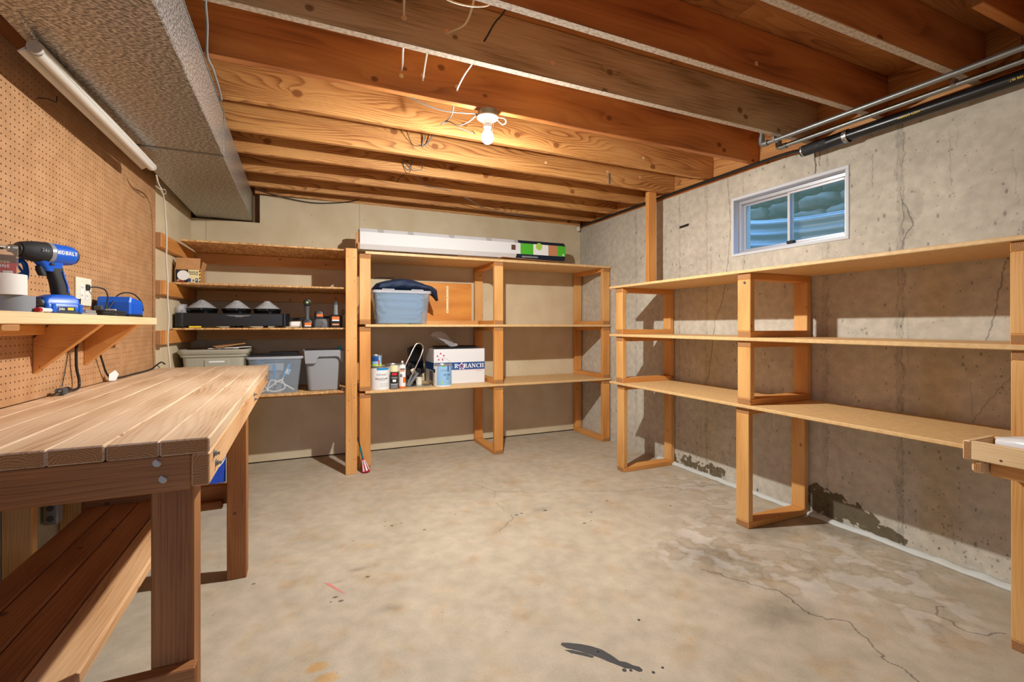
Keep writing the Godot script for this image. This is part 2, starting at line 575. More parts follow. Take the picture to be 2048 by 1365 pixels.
# Cast wall: z from -4.7 to -0.2, y from 2.4 (top row) to 0. Returns [colour, normal map].
func wall_images(w: int, h: int) -> Array:
	var f := Field.new(w, h)
	var relief := Field.new(w, h)
	var damp := Field.new(w, h)
	var pale := Field.new(w, h)
	var s := w / 4.5
	var px := func(z: float, y: float) -> Vector2: return Vector2((z + 4.7) / 4.5 * w, (2.4 - y) / 2.4 * h)
	var jag := noise(21, 2)
	for i in 2600:                                                      # blow holes
		var p: Vector2 = px.call(rng.randf_range(-4.7, -0.2), rng.randf_range(0.0, 2.4))
		var r := rng.randf_range(0.5, 1.5) if rng.randf() < 0.85 else rng.randf_range(1.5, 3.2)
		var tall := r * rng.randf_range(0.8, 2.4)
		f.blot(p.x, p.y, r, tall, 0.30, 0.3)
		relief.blot(p.x, p.y, r + 0.6, tall + 0.6, -0.5, 0.2)
	for q in [[-3.68, 8.0, 0.1], [-3.106, 6.0, 0.1], [-2.811, 7.0, 0.12], [-2.47, 5.0, 0.08], [-1.875, 10.0, 0.13], [-1.475, 9.0, 0.20], [-0.7, 8.0, 0.1]]:   # form seams
		for y in h:
			var x0: float = px.call(q[0], 0.0).x + jag.get_noise_1d(y * 0.02) * 4.0
			var wide: float = q[1] * (0.7 + 0.5 * jag.get_noise_1d(y * 0.05 + q[0] * 40.0))
			for x in range(maxi(0, int(x0 - wide)), mini(w, int(x0 + wide))):
				f.a[y * w + x] += q[2] * (0.5 + 0.7 * jag.get_noise_2d(x * 0.5, y * 0.03))
			var xi := clampi(int(x0 + wide * 0.5), 1, w - 2)
			relief.a[y * w + xi] += 0.6
			relief.a[y * w + xi - 1] += 0.4
			if jag.get_noise_1d(y * 0.08 + q[0]) > 0.0:
				f.a[y * w + xi] += 0.2
	var crack := func(flat: Array, r: float, amount: float) -> void:
		var p := PackedVector2Array()
		for q in poly(flat):
			p.append(px.call(q.x, q.y))
		f.line(p, r, amount, jag, 2.5)
		relief.line(p, r, -0.6, jag, 2.5)
	crack.call([-2.60, 1.72, -2.622, 1.58, -2.654, 1.4, -2.726, 1.25, -2.751, 1.05, -2.801, 0.77], 1.0, 0.38)
	crack.call([-2.60, 1.72, -2.58, 2.0, -2.61, 2.32], 0.9, 0.3)
	crack.call([-1.478, 1.95, -1.47, 1.88, -1.44, 1.80, -1.42, 1.735, -1.45, 1.69, -1.478, 1.61], 1.0, 0.3)
	crack.call([-2.5, 1.46, -2.42, 1.3, -2.4, 1.17], 0.9, 0.3)
	crack.call([-1.06, 1.5, -1.1, 1.25, -1.13, 1.12], 0.9, 0.3)
	crack.call([-1.02, 1.0, -1.12, 0.85, -1.2, 0.7], 0.8, 0.2)
	crack.call([-1.0, 1.42, -0.98, 1.3], 2.0, 0.22)
	crack.call([-1.94, 2.16, -1.94, 2.32], 1.6, 0.45)
	crack.call([-1.91, 2.2, -1.915, 2.32], 0.9, 0.4)
	for i in 60:                                                        # form scratches and drips
		var z := rng.randf_range(-4.5, -0.3)
		var y := rng.randf_range(0.2, 2.2)
		crack.call([z, y, z + rng.randf_range(-0.02, 0.02), y - rng.randf_range(0.05, 0.3)], 0.8, rng.randf_range(0.08, 0.2))
	for q in [[-1.42, 1.84, 0.05, 0.1], [-1.44, 1.74, 0.03, 0.08]]:
		var p: Vector2 = px.call(q[0], q[1])
		relief.blot(p.x, p.y, q[2] * s, q[3] * s, -0.5, 0.9)
		f.blot(p.x, p.y, q[2] * s, q[3] * s, 0.07, 0.9)
	for i in 260:                                                       # splashes thrown up from the floor
		var z := rng.randf_range(-3.65, -2.45) if i < 150 else rng.randf_range(-1.5, -0.8)
		var y := absf(rng.randfn(0.0, 0.17)) + 0.04
		var p: Vector2 = px.call(z, y)
		f.blot(p.x, p.y, rng.randf_range(0.7, 2.2), rng.randf_range(0.7, 3.6), 0.34, 0.4)
	for q in [[-1.95, 0.13, 0.1, 0.17], [-1.84, 0.1, 0.12, 0.16], [-1.72, 0.1, 0.14, 0.13], [-1.6, 0.07, 0.1, 0.1], [-2.72, 0.06, 0.22, 0.11], [-3.0, 0.05, 0.18, 0.12], [-3.22, 0.06, 0.12, 0.12], [-1.5, 0.04, 0.1, 0.07]]:
		var p: Vector2 = px.call(q[0], q[1])
		damp.blot(p.x, p.y, q[2] * s, q[3] * s, 0.9, 0.1)
	for i in 90:
		var p: Vector2 = px.call(rng.randf_range(-3.3, -0.3), absf(rng.randfn(0.0, 0.022)) + 0.012)
		pale.blot(p.x, p.y, rng.randf_range(3.0, 14.0), rng.randf_range(2.0, 5.0), 0.6, 0.2)
	var a := grey(noise(31, 4), w, h, 0.005)
	var b := grey(noise(32, 4), w, h, 0.04)
	var c := grey(noise(33, 2), w, h, 0.4)
	var d := grey(noise(34, 5), w, h, 0.05)
	var data := PackedByteArray()
	data.resize(w * h * 3)
	var bump := PackedByteArray()
	bump.resize(w * h)
	var at := 0
	for i in w * h:
		var wet := clampf((damp.a[i] * (0.15 + 1.1 * d[i] / 255.0 + 0.5 * b[i] / 255.0) - 0.46) / 0.05, 0.0, 1.0)
		var lime := pale.a[i] * (1.0 if d[i] > 120 else 0.3)
		var k := 0.96 + (a[i] - 127) * 0.0004 + (b[i] - 127) * 0.0005 + (c[i] - 127) * 0.0003 - f.a[i] * 0.8
		k = k * (1.0 - wet * 0.45) + minf(lime, 1.0) * 0.10
		data[at] = int(clampf(204.0 * k, 20.0, 255.0))
		data[at + 1] = int(clampf((196.0 - wet * 12.0) * k + minf(lime, 1.0) * 6.0, 18.0, 255.0))
		data[at + 2] = int(clampf((180.0 - wet * 34.0) * k + minf(lime, 1.0) * 18.0, 14.0, 255.0))
		bump[i] = int(clampf(140.0 + relief.a[i] * 90.0 + (c[i] - 127) * 0.10 + (b[i] - 127) * 0.22, 0.0, 255.0))
		at += 3
	var nm := Image.create_from_data(w, h, false, Image.FORMAT_L8, bump)
	nm.convert(Image.FORMAT_RGBA8)
	nm.bump_map_to_normal_map(2.2)
	return [texture(w, h, data), ImageTexture.create_from_image(nm)]

# ---------------------------------------------------------------- materials
func rgb(r: int, g: int, b: int) -> Color:
	return Color(r / 255.0, g / 255.0, b / 255.0)

func mat(called: String, col: Color, rough := 0.7, metal := 0.0, tex: Texture2D = null, tri := 0.0) -> StandardMaterial3D:
	var m := StandardMaterial3D.new()
	m.resource_name = called
	m.albedo_color = col
	m.roughness = rough
	m.metallic = metal
	if tex:
		m.albedo_texture = tex
	if tri > 0.0:
		m.uv1_triplanar = true
		m.uv1_world_triplanar = true
		m.uv1_scale = Vector3.ONE * tri
	M[called] = m
	return m

func wood(called: String, tex: Texture2D, tile: Vector2, tint := Color.WHITE, rough := 0.62, end_tint := Color.WHITE) -> void:
	mat(called, tint, rough, 0.0, tex)
	TILE[called] = tile
	var e := mat(called + "_end", end_tint, 0.8, 0.0, M["end_grain"].albedo_texture)
	e.metallic_specular = 0.3

func film(called: String, col: Color, alpha: float, rough := 0.15) -> StandardMaterial3D:
	var m := mat(called, Color(col, alpha), rough)
	m.transparency = BaseMaterial3D.TRANSPARENCY_ALPHA
	m.cull_mode = BaseMaterial3D.CULL_DISABLED
	return m

func make_materials() -> void:
	var W := Color.WHITE
	mat("end_grain", W, 0.8, 0.0, end_image(192, 5, [rgb(196, 150, 104), rgb(160, 112, 70), rgb(112, 72, 42)]))
	var k1 := []
	for i in 9:
		k1.append([rng.randf() * 4.4, rng.randf() * 0.6, rng.randf_range(0.012, 0.024)])
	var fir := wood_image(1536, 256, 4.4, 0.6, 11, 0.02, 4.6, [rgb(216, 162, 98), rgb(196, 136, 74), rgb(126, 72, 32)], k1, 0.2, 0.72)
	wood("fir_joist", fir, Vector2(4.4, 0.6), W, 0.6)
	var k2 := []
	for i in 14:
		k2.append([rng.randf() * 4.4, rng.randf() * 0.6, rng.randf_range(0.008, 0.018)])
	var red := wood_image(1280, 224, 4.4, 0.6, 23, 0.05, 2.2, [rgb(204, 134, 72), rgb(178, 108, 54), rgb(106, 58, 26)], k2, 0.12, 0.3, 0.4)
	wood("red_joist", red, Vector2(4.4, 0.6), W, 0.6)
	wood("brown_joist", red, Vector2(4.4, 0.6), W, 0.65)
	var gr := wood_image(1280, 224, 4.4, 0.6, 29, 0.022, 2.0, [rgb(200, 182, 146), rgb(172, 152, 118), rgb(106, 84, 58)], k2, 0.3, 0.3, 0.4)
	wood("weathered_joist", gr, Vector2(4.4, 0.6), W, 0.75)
	var k3 := []
	for i in 7:
		k3.append([rng.randf() * 2.0, rng.randf() * 0.4, rng.randf_range(0.005, 0.011)])
	var stud := wood_image(1024, 256, 2.0, 0.4, 37, 0.013, 2.4, [rgb(228, 176, 110), rgb(212, 154, 86), rgb(152, 100, 48)], k3, 0.2, 0.3, 0.35)
	wood("stud", stud, Vector2(2.0, 0.4), W, 0.55)
	wood("stud_orange", stud, Vector2(2.0, 0.4), rgb(250, 232, 208), 0.55)
	wood("stud_pale", stud, Vector2(2.0, 0.4), rgb(255, 246, 240), 0.6)
	var k4 := []
	for i in 9:
		k4.append([rng.randf() * 2.6, rng.randf() * 0.8, rng.randf_range(0.006, 0.012)])
	var bench := wood_image(1536, 480, 2.6, 0.8, 41, 0.017, 2.8, [rgb(224, 196, 164), rgb(206, 172, 136), rgb(142, 100, 68)], k4, 0.24, 0.34, 0.34)
	wood("bench_top", bench, Vector2(2.6, 0.8), W, 0.5)
	wood("bench_rail", bench, Vector2(2.6, 0.8), rgb(255, 232, 205), 0.55)
	var cedar := wood_image(1024, 256, 2.0, 0.5, 47, 0.012, 2.2, [rgb(192, 140, 88), rgb(164, 110, 62), rgb(106, 66, 32)], k3, 0.24, 0.34, 0.35)
	wood("cedar", cedar, Vector2(2.0, 0.5), rgb(226, 208, 182), 0.62, rgb(200, 180, 160))
	wood("cedar_red", cedar, Vector2(2.0, 0.5), rgb(244, 222, 216), 0.65)
	var whitewood := wood_image(768, 192, 1.6, 0.4, 53, 0.012, 1.6, [rgb(238, 208, 164), rgb(222, 186, 138), rgb(176, 132, 84)], [[0.5, 0.1, 0.006], [1.2, 0.3, 0.007]], 0.2, 0.3, 0.25)
	wood("whitewood", whitewood, Vector2(1.6, 0.4), W, 0.6)
	var ply := wood_image(1024, 512, 2.6, 1.3, 59, 0.07, 5.0, [rgb(200, 140, 78), rgb(176, 114, 58), rgb(120, 70, 32)], [], 0.16, 0.45, 0.3)
	wood("plywood", ply, Vector2(2.6, 1.3), W, 0.7)
	wood("yellow_ply", stud, Vector2(2.0, 0.4), rgb(255, 224, 160), 0.5)
	mat("limewash", W, 0.85, 0.0, speckle(256, 256, 97, 0.06, 0.06, [rgb(140, 116, 96), rgb(188, 170, 150), rgb(204, 190, 172)], 0.2, 0.5), 3.0)
	var chip := speckle(384, 384, 61, 0.03, 0.03, [rgb(196, 154, 102), rgb(218, 178, 122), rgb(232, 198, 146)], 0.3, 0.35)
	mat("particle", W, 0.5, 0.0, chip, 2.2)
	mat("osb", W, 0.65, 0.0, speckle(512, 512, 67, 0.11, 0.035, [rgb(170, 120, 70), rgb(204, 156, 98), rgb(228, 188, 130)], 0.25, 0.5, true), 1.4)
	mat("hardboard", W, 0.55, 0.0, speckle(384, 384, 71, 0.02, 0.02, [rgb(166, 122, 82), rgb(182, 136, 94), rgb(196, 152, 110)], 0.25, 0.5), 1.1)
	mat("drywall", W, 0.75, 0.0, speckle(384, 384, 73, 0.012, 0.012, [rgb(206, 186, 150), rgb(216, 198, 164), rgb(224, 208, 176)], 0.08, 0.5), 0.6)
	mat("board_sheathing", rgb(150, 112, 76), 0.9)
	var fl := mat("slab", W, 0.62, 0.0, floor_image(1152, 1600))
	fl.metallic_specular = 0.35
	var cw := wall_images(1536, 832)
	var wl := mat("cast_concrete", W, 0.85, 0.0, cw[0])
	wl.normal_enabled = true
	wl.normal_texture = cw[1]
	wl.normal_scale = 0.8
	wl.metallic_specular = 0.25
	mat("plain_concrete", W, 0.9, 0.0, speckle(256, 256, 79, 0.03, 0.03, [rgb(150, 142, 128), rgb(176, 168, 152), rgb(196, 188, 172)], 0.3, 0.4), 0.8)
	mat("sealant", rgb(206, 208, 202), 0.55)
	# metals
	var spangle := speckle(768, 768, 83, 0.055, 0.13, [rgb(104, 100, 94), rgb(156, 153, 147), rgb(206, 204, 200)], 0.25, 1.3)
	var gv := mat("galvanised", W, 0.36, 0.7, spangle, 1.2)
	gv.metallic_specular = 0.6
	mat("galvanised_pipe", rgb(132, 134, 132), 0.42, 0.8)
	mat("steel", rgb(190, 190, 188), 0.3, 0.9)
	mat("dull_steel", rgb(150, 148, 142), 0.5, 0.7)
	mat("chrome", rgb(215, 215, 215), 0.15, 1.0)
	mat("aluminium", rgb(206, 208, 212), 0.4, 0.75)
	mat("black_iron", rgb(30, 30, 32), 0.5, 0.2)
	# plastics, paints and papers
	mat("abs_black", rgb(20, 21, 24), 0.3)
	mat("black_plastic", rgb(26, 26, 28), 0.42)
	mat("soft_black", rgb(34, 34, 36), 0.7)
	mat("dark_grey", rgb(70, 72, 74), 0.5)
	mat("tool_grey", rgb(116, 118, 120), 0.45)
	mat("gloss_black", rgb(14, 14, 16), 0.12)
	mat("tool_blue", rgb(10, 92, 205), 0.38)
	mat("bucket_blue", rgb(8, 70, 190), 0.35)
	mat("white_plastic", rgb(236, 234, 228), 0.4)
	mat("white_enamel", rgb(206, 200, 190), 0.35)
	mat("ivory", rgb(232, 226, 204), 0.4)
	mat("cord_white", rgb(206, 200, 188), 0.55)
	mat("cord_grey", rgb(128, 127, 125), 0.5)
	mat("cord_black", rgb(28, 28, 30), 0.5)
	mat("cord_cream", rgb(212, 198, 166), 0.55)
	mat("tape_grey", rgb(136, 140, 146), 0.35)
	mat("tape_white", rgb(222, 216, 210), 0.6)
	mat("paper_white", rgb(232, 232, 230), 0.75)
	mat("box_white", rgb(226, 226, 226), 0.7)
	mat("flap_grey", rgb(196, 194, 190), 0.75)
	mat("cardboard", W, 0.85, 0.0, speckle(192, 192, 89, 0.05, 0.05, [rgb(176, 128, 82), rgb(196, 146, 96), rgb(208, 160, 110)], 0.2, 0.3), 2.0)
	mat("ink_navy", rgb(26, 40, 58), 0.6)
	mat("ink_green", rgb(78, 184, 40), 0.6)
	mat("ink_lime", rgb(170, 214, 80), 0.6)
	mat("ink_white", rgb(240, 240, 240), 0.6)
	mat("ink_black", rgb(24, 22, 22), 0.6)
	mat("ink_red", rgb(196, 30, 44), 0.6)
	mat("ink_salmon", rgb(214, 130, 110), 0.6)
	mat("ink_blue", rgb(22, 74, 140), 0.6)
	mat("ink_orange", rgb(226, 112, 36), 0.6)
	mat("ink_yellow", rgb(240, 208, 50), 0.6)
	mat("ink_cream", rgb(238, 226, 176), 0.6)
	mat("ink_sky", rgb(146, 190, 226), 0.55)
	mat("ink_cyan", rgb(24, 140, 206), 0.5)
	mat("ink_brown", rgb(96, 62, 44), 0.6)
	mat("ink_grey", rgb(120, 122, 128), 0.6)
	mat("ink_tan", rgb(196, 134, 92), 0.6)
	mat("tin", rgb(196, 196, 194), 0.32, 0.85)
	mat("bin_taupe", rgb(172, 168, 150), 0.5)
	mat("bin_grey", rgb(150, 152, 156), 0.45)
	mat("cloth_navy", rgb(28, 44, 72), 0.7)
	mat("cloth_blue", rgb(96, 130, 164), 0.8)
	mat("handle_blue", rgb(40, 150, 224), 0.4)
	mat("teal", rgb(0, 120, 128), 0.4)
	mat("cone_red", rgb(186, 24, 44), 0.35)
	mat("aqua", rgb(60, 184, 210), 0.4)
	mat("tar", rgb(62, 60, 60), 0.6)
	mat("chalk_red", rgb(206, 132, 122), 0.85)
	mat("porcelain", rgb(238, 236, 230), 0.25)
	mat("window_paint", rgb(208, 212, 216), 0.6)
	mat("well_steel", rgb(150, 156, 158), 0.55, 0.4)
	mat("soil", rgb(92, 80, 62), 0.95)
	for i in 4:
		var g := [rgb(168, 166, 160), rgb(150, 148, 144), rgb(184, 178, 168), rgb(136, 136, 134)]
		mat("rock_%d" % i, g[i], 0.95, 0.0, M["plain_concrete"].albedo_texture, 2.0)
	# clear things
	film("clear_bin", rgb(200, 222, 240), 0.15, 0.12)
	film("clear_bag", rgb(236, 236, 244), 0.3, 0.3)
	film("wrap", rgb(235, 238, 242), 0.5, 0.12)
	film("blister", rgb(224, 216, 206), 0.14, 0.12)
	film("pane", rgb(150, 215, 220), 0.10, 0.02)
	film("added_collar_film", rgb(236, 234, 228), 0.94, 0.5)  # film of the added collar that holds back the bulb's upward light
	M["pane"].metallic_specular = 0.25
	var bulb := mat("lit_bulb", Color(1, 0.97, 0.9), 0.4)
	bulb.emission_enabled = true
	bulb.emission = Color(1.0, 0.96, 0.88)
	bulb.emission_energy_multiplier = 8.0

# ---------------------------------------------------------------- the place
const WALL_O := Vector3(-0.826, 0, -4.65)        # far corner of the left wall, which runs slightly askew
const WALL_TURN := -0.0375
const XR := 2.955
const ZB := -4.67
const UNSEEN_DOOR_X0 := -0.30  # doorway out of view that lets cool daylight in from behind
const UNSEEN_DOOR_X1 := 0.06
const UNSEEN_DOOR_TOP := 2.0

func wl(d: float, y: float, s: float) -> Vector3:
	return WALL_O + Vector3(d, y, s).rotated(Vector3.UP, WALL_TURN)

func set_view() -> void:
	var cam := Camera3D.new()
	cam.name = "camera"
	add_child(cam)
	cam.position = Vector3(0, 1.2, 0)
	cam.rotation.y = deg_to_rad(-24.1)
	var near := 0.05
	cam.set_frustum(2.0 * 682.5 / 947.0 * near, Vector2(0, -30.5 / 947.0 * near), near, 60.0)
	cam.current = true
	var env := Environment.new()
	env.background_mode = Environment.BG_SKY
	var sky := Sky.new()
	var sm := ProceduralSkyMaterial.new()
	sm.sky_top_color = Color(0.42, 0.62, 0.90)
	sm.sky_horizon_color = Color(0.58, 0.76, 0.95)
	sm.ground_horizon_color = Color(0.58, 0.76, 0.95)
	sm.ground_bottom_color = Color(0.2, 0.3, 0.4)
	sm.energy_multiplier = 12.0
	sky.sky_material = sm
	env.sky = sky
	env.ambient_light_source = Environment.AMBIENT_SOURCE_DISABLED
	env.tonemap_mode = Environment.TONE_MAPPER_LINEAR
	env.tonemap_exposure = 1.0
	env.sdfgi_enabled = true
	env.ssao_enabled = true
	env.ssil_enabled = true
	var we := WorldEnvironment.new()
	we.name = "environment"
	we.environment = env
	add_child(we)

func build_floor() -> void:
	var f := structure("floor")
	var s := Surf.new()
	var uv := func(x: float, z: float) -> Vector2: return Vector2((x + 1.0) / 4.0, (z + 4.7) / 5.6)
	s.quad(Vector3(-1.1, 0, -4.9), Vector3(3.15, 0, -4.9), Vector3(3.15, 0, 1.7), Vector3(-1.1, 0, 1.7), Vector3.UP, uv.call(-1.1, -4.9), uv.call(3.15, -4.9), uv.call(3.15, 1.7), uv.call(-1.1, 1.7))
	s.quad(Vector3(-1.1, -0.1, -4.9), Vector3(3.15, -0.1, -4.9), Vector3(3.15, -0.1, 1.7), Vector3(-1.1, -0.1, 1.7), Vector3.DOWN)
	var mesh := ArrayMesh.new()
	s.to(mesh, M["slab"])
	part(f, "slab", mesh)
	# the black brush stroke and its drips
	var stroke := PackedVector2Array()
	var mid := [[0.898, -1.553, 0.008], [0.915, -1.536, 0.020], [0.952, -1.507, 0.024], [0.98, -1.478, 0.025], [1.003, -1.448, 0.024], [1.02, -1.412, 0.020], [1.034, -1.38, 0.014], [1.05, -1.362, 0.016], [1.066, -1.345, 0.010], [1.080, -1.327, 0.013], [1.086, -1.318, 0.006]]
	var back := []
	for q in mid:
		var w: float = q[2] * rng.randf_range(0.85, 1.15)
		stroke.append(Vector2(q[0] + w * 0.6, q[1] - w * 0.6))
		back.append(Vector2(q[0] - w * 0.6, q[1] + w * 0.6))
	back.reverse()
	stroke.append_array(PackedVector2Array(back))
	part(f, "paint_smear", slab(stroke, 0.0008), "tar", Vector3(0, 0.0009, 0), Vector3(PI / 2, 0, 0), "black brushed smear on the concrete")
	part(f, "paint_smear", slab(poly([0.905, -1.535, 0.93, -1.522, 0.962, -1.492, 0.985, -1.462, 0.975, -1.458, 0.945, -1.487, 0.918, -1.512]), 0.0008), "tar", Vector3(-0.012, 0.0008, 0.016), Vector3(PI / 2, 0, 0))
	for q in [[1.03, -1.345, 0.008], [1.05, -1.335, 0.006], [1.115, -1.295, 0.006], [1.0, -1.46, 0.004], [1.16, -1.30, 0.005], [1.26, -1.55, 0.006]]:
		part(f, "paint_drip", slab(disc(q[2], 9), 0.0008), "tar", Vector3(q[0], 0.0009, q[1]), Vector3(PI / 2, 0, 0))
	part(f, "chalk_mark", slab(poly([0.10, -2.375, 0.125, -2.36, 0.155, -2.30, 0.188, -2.235, 0.172, -2.25, 0.135, -2.31]), 0.0005), "chalk_red", Vector3(0, 0.0006, 0), Vector3(PI / 2, 0, 0), "faded red chalk streak")

func build_walls() -> void:
	# cast concrete wall with the window opening
	var w := structure("wall_right")
	var s := Surf.new()
	var t := Surf.new()
	var uv := func(y: float, z: float) -> Vector2: return Vector2((z + 4.7) / 4.5, (2.4 - y) / 2.4)
	var X2 := XR + 0.2
	for q in [[0.0, 2.321, -4.9, -2.57], [0.0, 1.714, -2.57, -1.735], [2.152, 2.321, -2.57, -1.735], [0.0, 2.321, -1.735, 1.75]]:
		var y0: float = q[0]; var y1: float = q[1]; var z0: float = q[2]; var z1: float = q[3]
		s.quad(Vector3(XR, y0, z0), Vector3(XR, y1, z0), Vector3(XR, y1, z1), Vector3(XR, y0, z1), Vector3.LEFT, uv.call(y0, z0), uv.call(y1, z0), uv.call(y1, z1), uv.call(y0, z1))
		t.quad(Vector3(X2, y0, z0), Vector3(X2, y1, z0), Vector3(X2, y1, z1), Vector3(X2, y0, z1), Vector3.RIGHT)
	for q in [[1.714, Vector3.UP], [2.152, Vector3.DOWN]]:
		var y: float = q[0]
		t.quad(Vector3(XR, y, -2.57), Vector3(X2, y, -2.57), Vector3(X2, y, -1.735), Vector3(XR, y, -1.735), q[1])
	for q in [[-2.57, Vector3.BACK], [-1.735, Vector3.FORWARD]]:
		var z: float = q[0]
		t.quad(Vector3(XR, 1.714, z), Vector3(X2, 1.714, z), Vector3(X2, 2.152, z), Vector3(XR, 2.152, z), q[1])
	t.quad(Vector3(XR, 2.321, -4.9), Vector3(X2, 2.321, -4.9), Vector3(X2, 2.321, 1.75), Vector3(XR, 2.321, 1.75), Vector3.UP)
	var mesh := ArrayMesh.new()
	s.to(mesh, M["cast_concrete"])
	t.to(mesh, M["plain_concrete"])
	part(w, "cast_wall", mesh)
	# bead of sealant along the floor joint, uneven
	var rings := []
	var jag := noise(91, 2)
	for i in 130:
		var z := -3.36 + i * 0.026
		var wd := 0.034 + 0.010 * jag.get_noise_1d(i * 0.22)
		var ht := 0.024 + 0.008 * jag.get_noise_1d(i * 0.31 + 50.0)
		var r := PackedVector3Array()
		for k in 6:
			var a := PI * 0.5 * k / 5.0
			r.append(Vector3(XR + 0.002 - wd * cos(a), 0.001 + ht * sin(a), z))
		r.append(Vector3(XR + 0.004, -0.002, z))
		rings.append(r)
	part(w, "sealant_bead", sweep(rings, true, true), "sealant", Vector3.ZERO, Vector3.ZERO, "pale sealant bead along the floor joint")
	lumber(w, "sill_plate", Vector3(XR + 0.004, 2.321, -4.74), Vector3(XR + 0.14, 2.361, 1.7), 2, "red_joist")
	part(w, "outer_wall", plain(Vector3(0.12, 2.2, 6.6)), "plain_concrete", Vector3(3.12, 3.45, -1.55))

	# back wall: three sheets of drywall, cut round the duct, on dark framing
	var b := structure("wall_back")
	part(b, "framing", plain(Vector3(4.4, 2.72, 0.1)), "board_sheathing", Vector3(1.05, 1.3, ZB - 0.13))
	var th := 0.0127
	part(b, "drywall_sheet", slab(poly([-0.86, 0.012, -0.7225, 0.012, -0.7225, 2.098, -0.86, 2.098]), th, 0.0012), "drywall", Vector3(0, 0, ZB - th))
	part(b, "drywall_sheet", slab(poly([-0.7205, 0.012, 0.510, 0.012, 0.510, 2.352, -0.322, 2.342, -0.322, 2.098, -0.7205, 2.098]), th, 0.0012), "drywall", Vector3(0, 0, ZB - th))
	part(b, "drywall_sheet", slab(poly([0.512, 0.012, XR - 0.002, 0.012, XR - 0.002, 2.397, 0.512, 2.359]), th, 0.0012), "drywall", Vector3(0, 0, ZB - th))
	var dot := slab(disc(0.0035, 6), 0.0008)
	for x in [-0.66, -0.3, 0.1, 0.47, 0.56, 0.95, 1.36, 1.77, 2.17, 2.58, 2.9]:
		for y in [0.35, 0.75, 1.05, 1.45, 1.95, 2.2]:
			if (x < -0.35 and y > 2.1) or rng.randf() < 0.3:
				continue
			part(b, "screw_head", dot, "black_iron", Vector3(x + rng.randf_range(-0.015, 0.015), y + rng.randf_range(-0.03, 0.03), ZB))
	lumber(b, "ledger_board", Vector3(-0.36, 2.352, ZB - 0.04), Vector3(2.95, 2.41, ZB + 0.004), 0, "fir_joist")

	# left wall: open studs below the bench, drywall at the far end
	var l := structure("wall_left", WALL_O, WALL_TURN)
	part(l, "sheathing", plain(Vector3(0.04, 2.62, 6.7)), "plain_concrete", Vector3(-0.125, 1.31, 3.1))
	part(l, "drywall_sheet", plain(Vector3(0.0127, 2.30, 0.965), 0.001), "drywall", Vector3(-0.00635, 1.162, 0.459))
	for i in 15:
		var s0 := 2.238 + 0.42 * (i - 5)
		lumber(l, "wall_stud", Vector3(-0.103, 0.038, s0), Vector3(-0.014, 2.2, s0 + 0.038), 1, "stud")
	lumber(l, "bottom_plate", Vector3(-0.103, 0.0, 0.0), Vector3(-0.014, 0.038, 6.2), 2, "stud")
	lumber(l, "top_plate", Vector3(-0.103, 2.177, 0.0), Vector3(0.008, 2.36, 6.2), 2, "brown_joist")
	var eb := part(l, "outlet_box", plain(Vector3(0.05, 0.1, 0.045), 0.004), "dull_steel", Vector3(-0.07, 0.40, 1.99), Vector3.ZERO, "grey steel outlet box on a stud")
	for k in 2:
		part(eb, "knockout", lathe([Vector2(0.013, 0), Vector2(0.013, 0.002), Vector2(0.010, 0.002)], 14), "dark_grey", Vector3(0.0, 0.022 - k * 0.044, 0.0225), Vector3(PI / 2, 0, 0))

	var fr := structure("wall_front")
	# unseen doorway behind the camera, placed to cast cool daylight along the bench
	part(fr, "drywall_sheet", plain(Vector3(3.10, 2.62, 0.1)), "drywall", Vector3(UNSEEN_DOOR_X1 + 1.55, 1.31, 1.65))
	part(fr, "drywall_sheet", plain(Vector3(0.80, 2.62, 0.1)), "drywall", Vector3(UNSEEN_DOOR_X0 - 0.40, 1.31, 1.65))
	part(fr, "unseen_lintel", plain(Vector3(UNSEEN_DOOR_X1 - UNSEEN_DOOR_X0, 2.62 - UNSEEN_DOOR_TOP, 0.1)), "drywall", Vector3((UNSEEN_DOOR_X0 + UNSEEN_DOOR_X1) * 0.5, (2.62 + UNSEEN_DOOR_TOP) * 0.5, 1.65))
	for x in [UNSEEN_DOOR_X0 - 0.03, UNSEEN_DOOR_X1 + 0.03]:
		part(fr, "unseen_door_casing", plain(Vector3(0.06, UNSEEN_DOOR_TOP + 0.03, 0.015)), "window_paint", Vector3(x, (UNSEEN_DOOR_TOP + 0.03) * 0.5, 1.592))

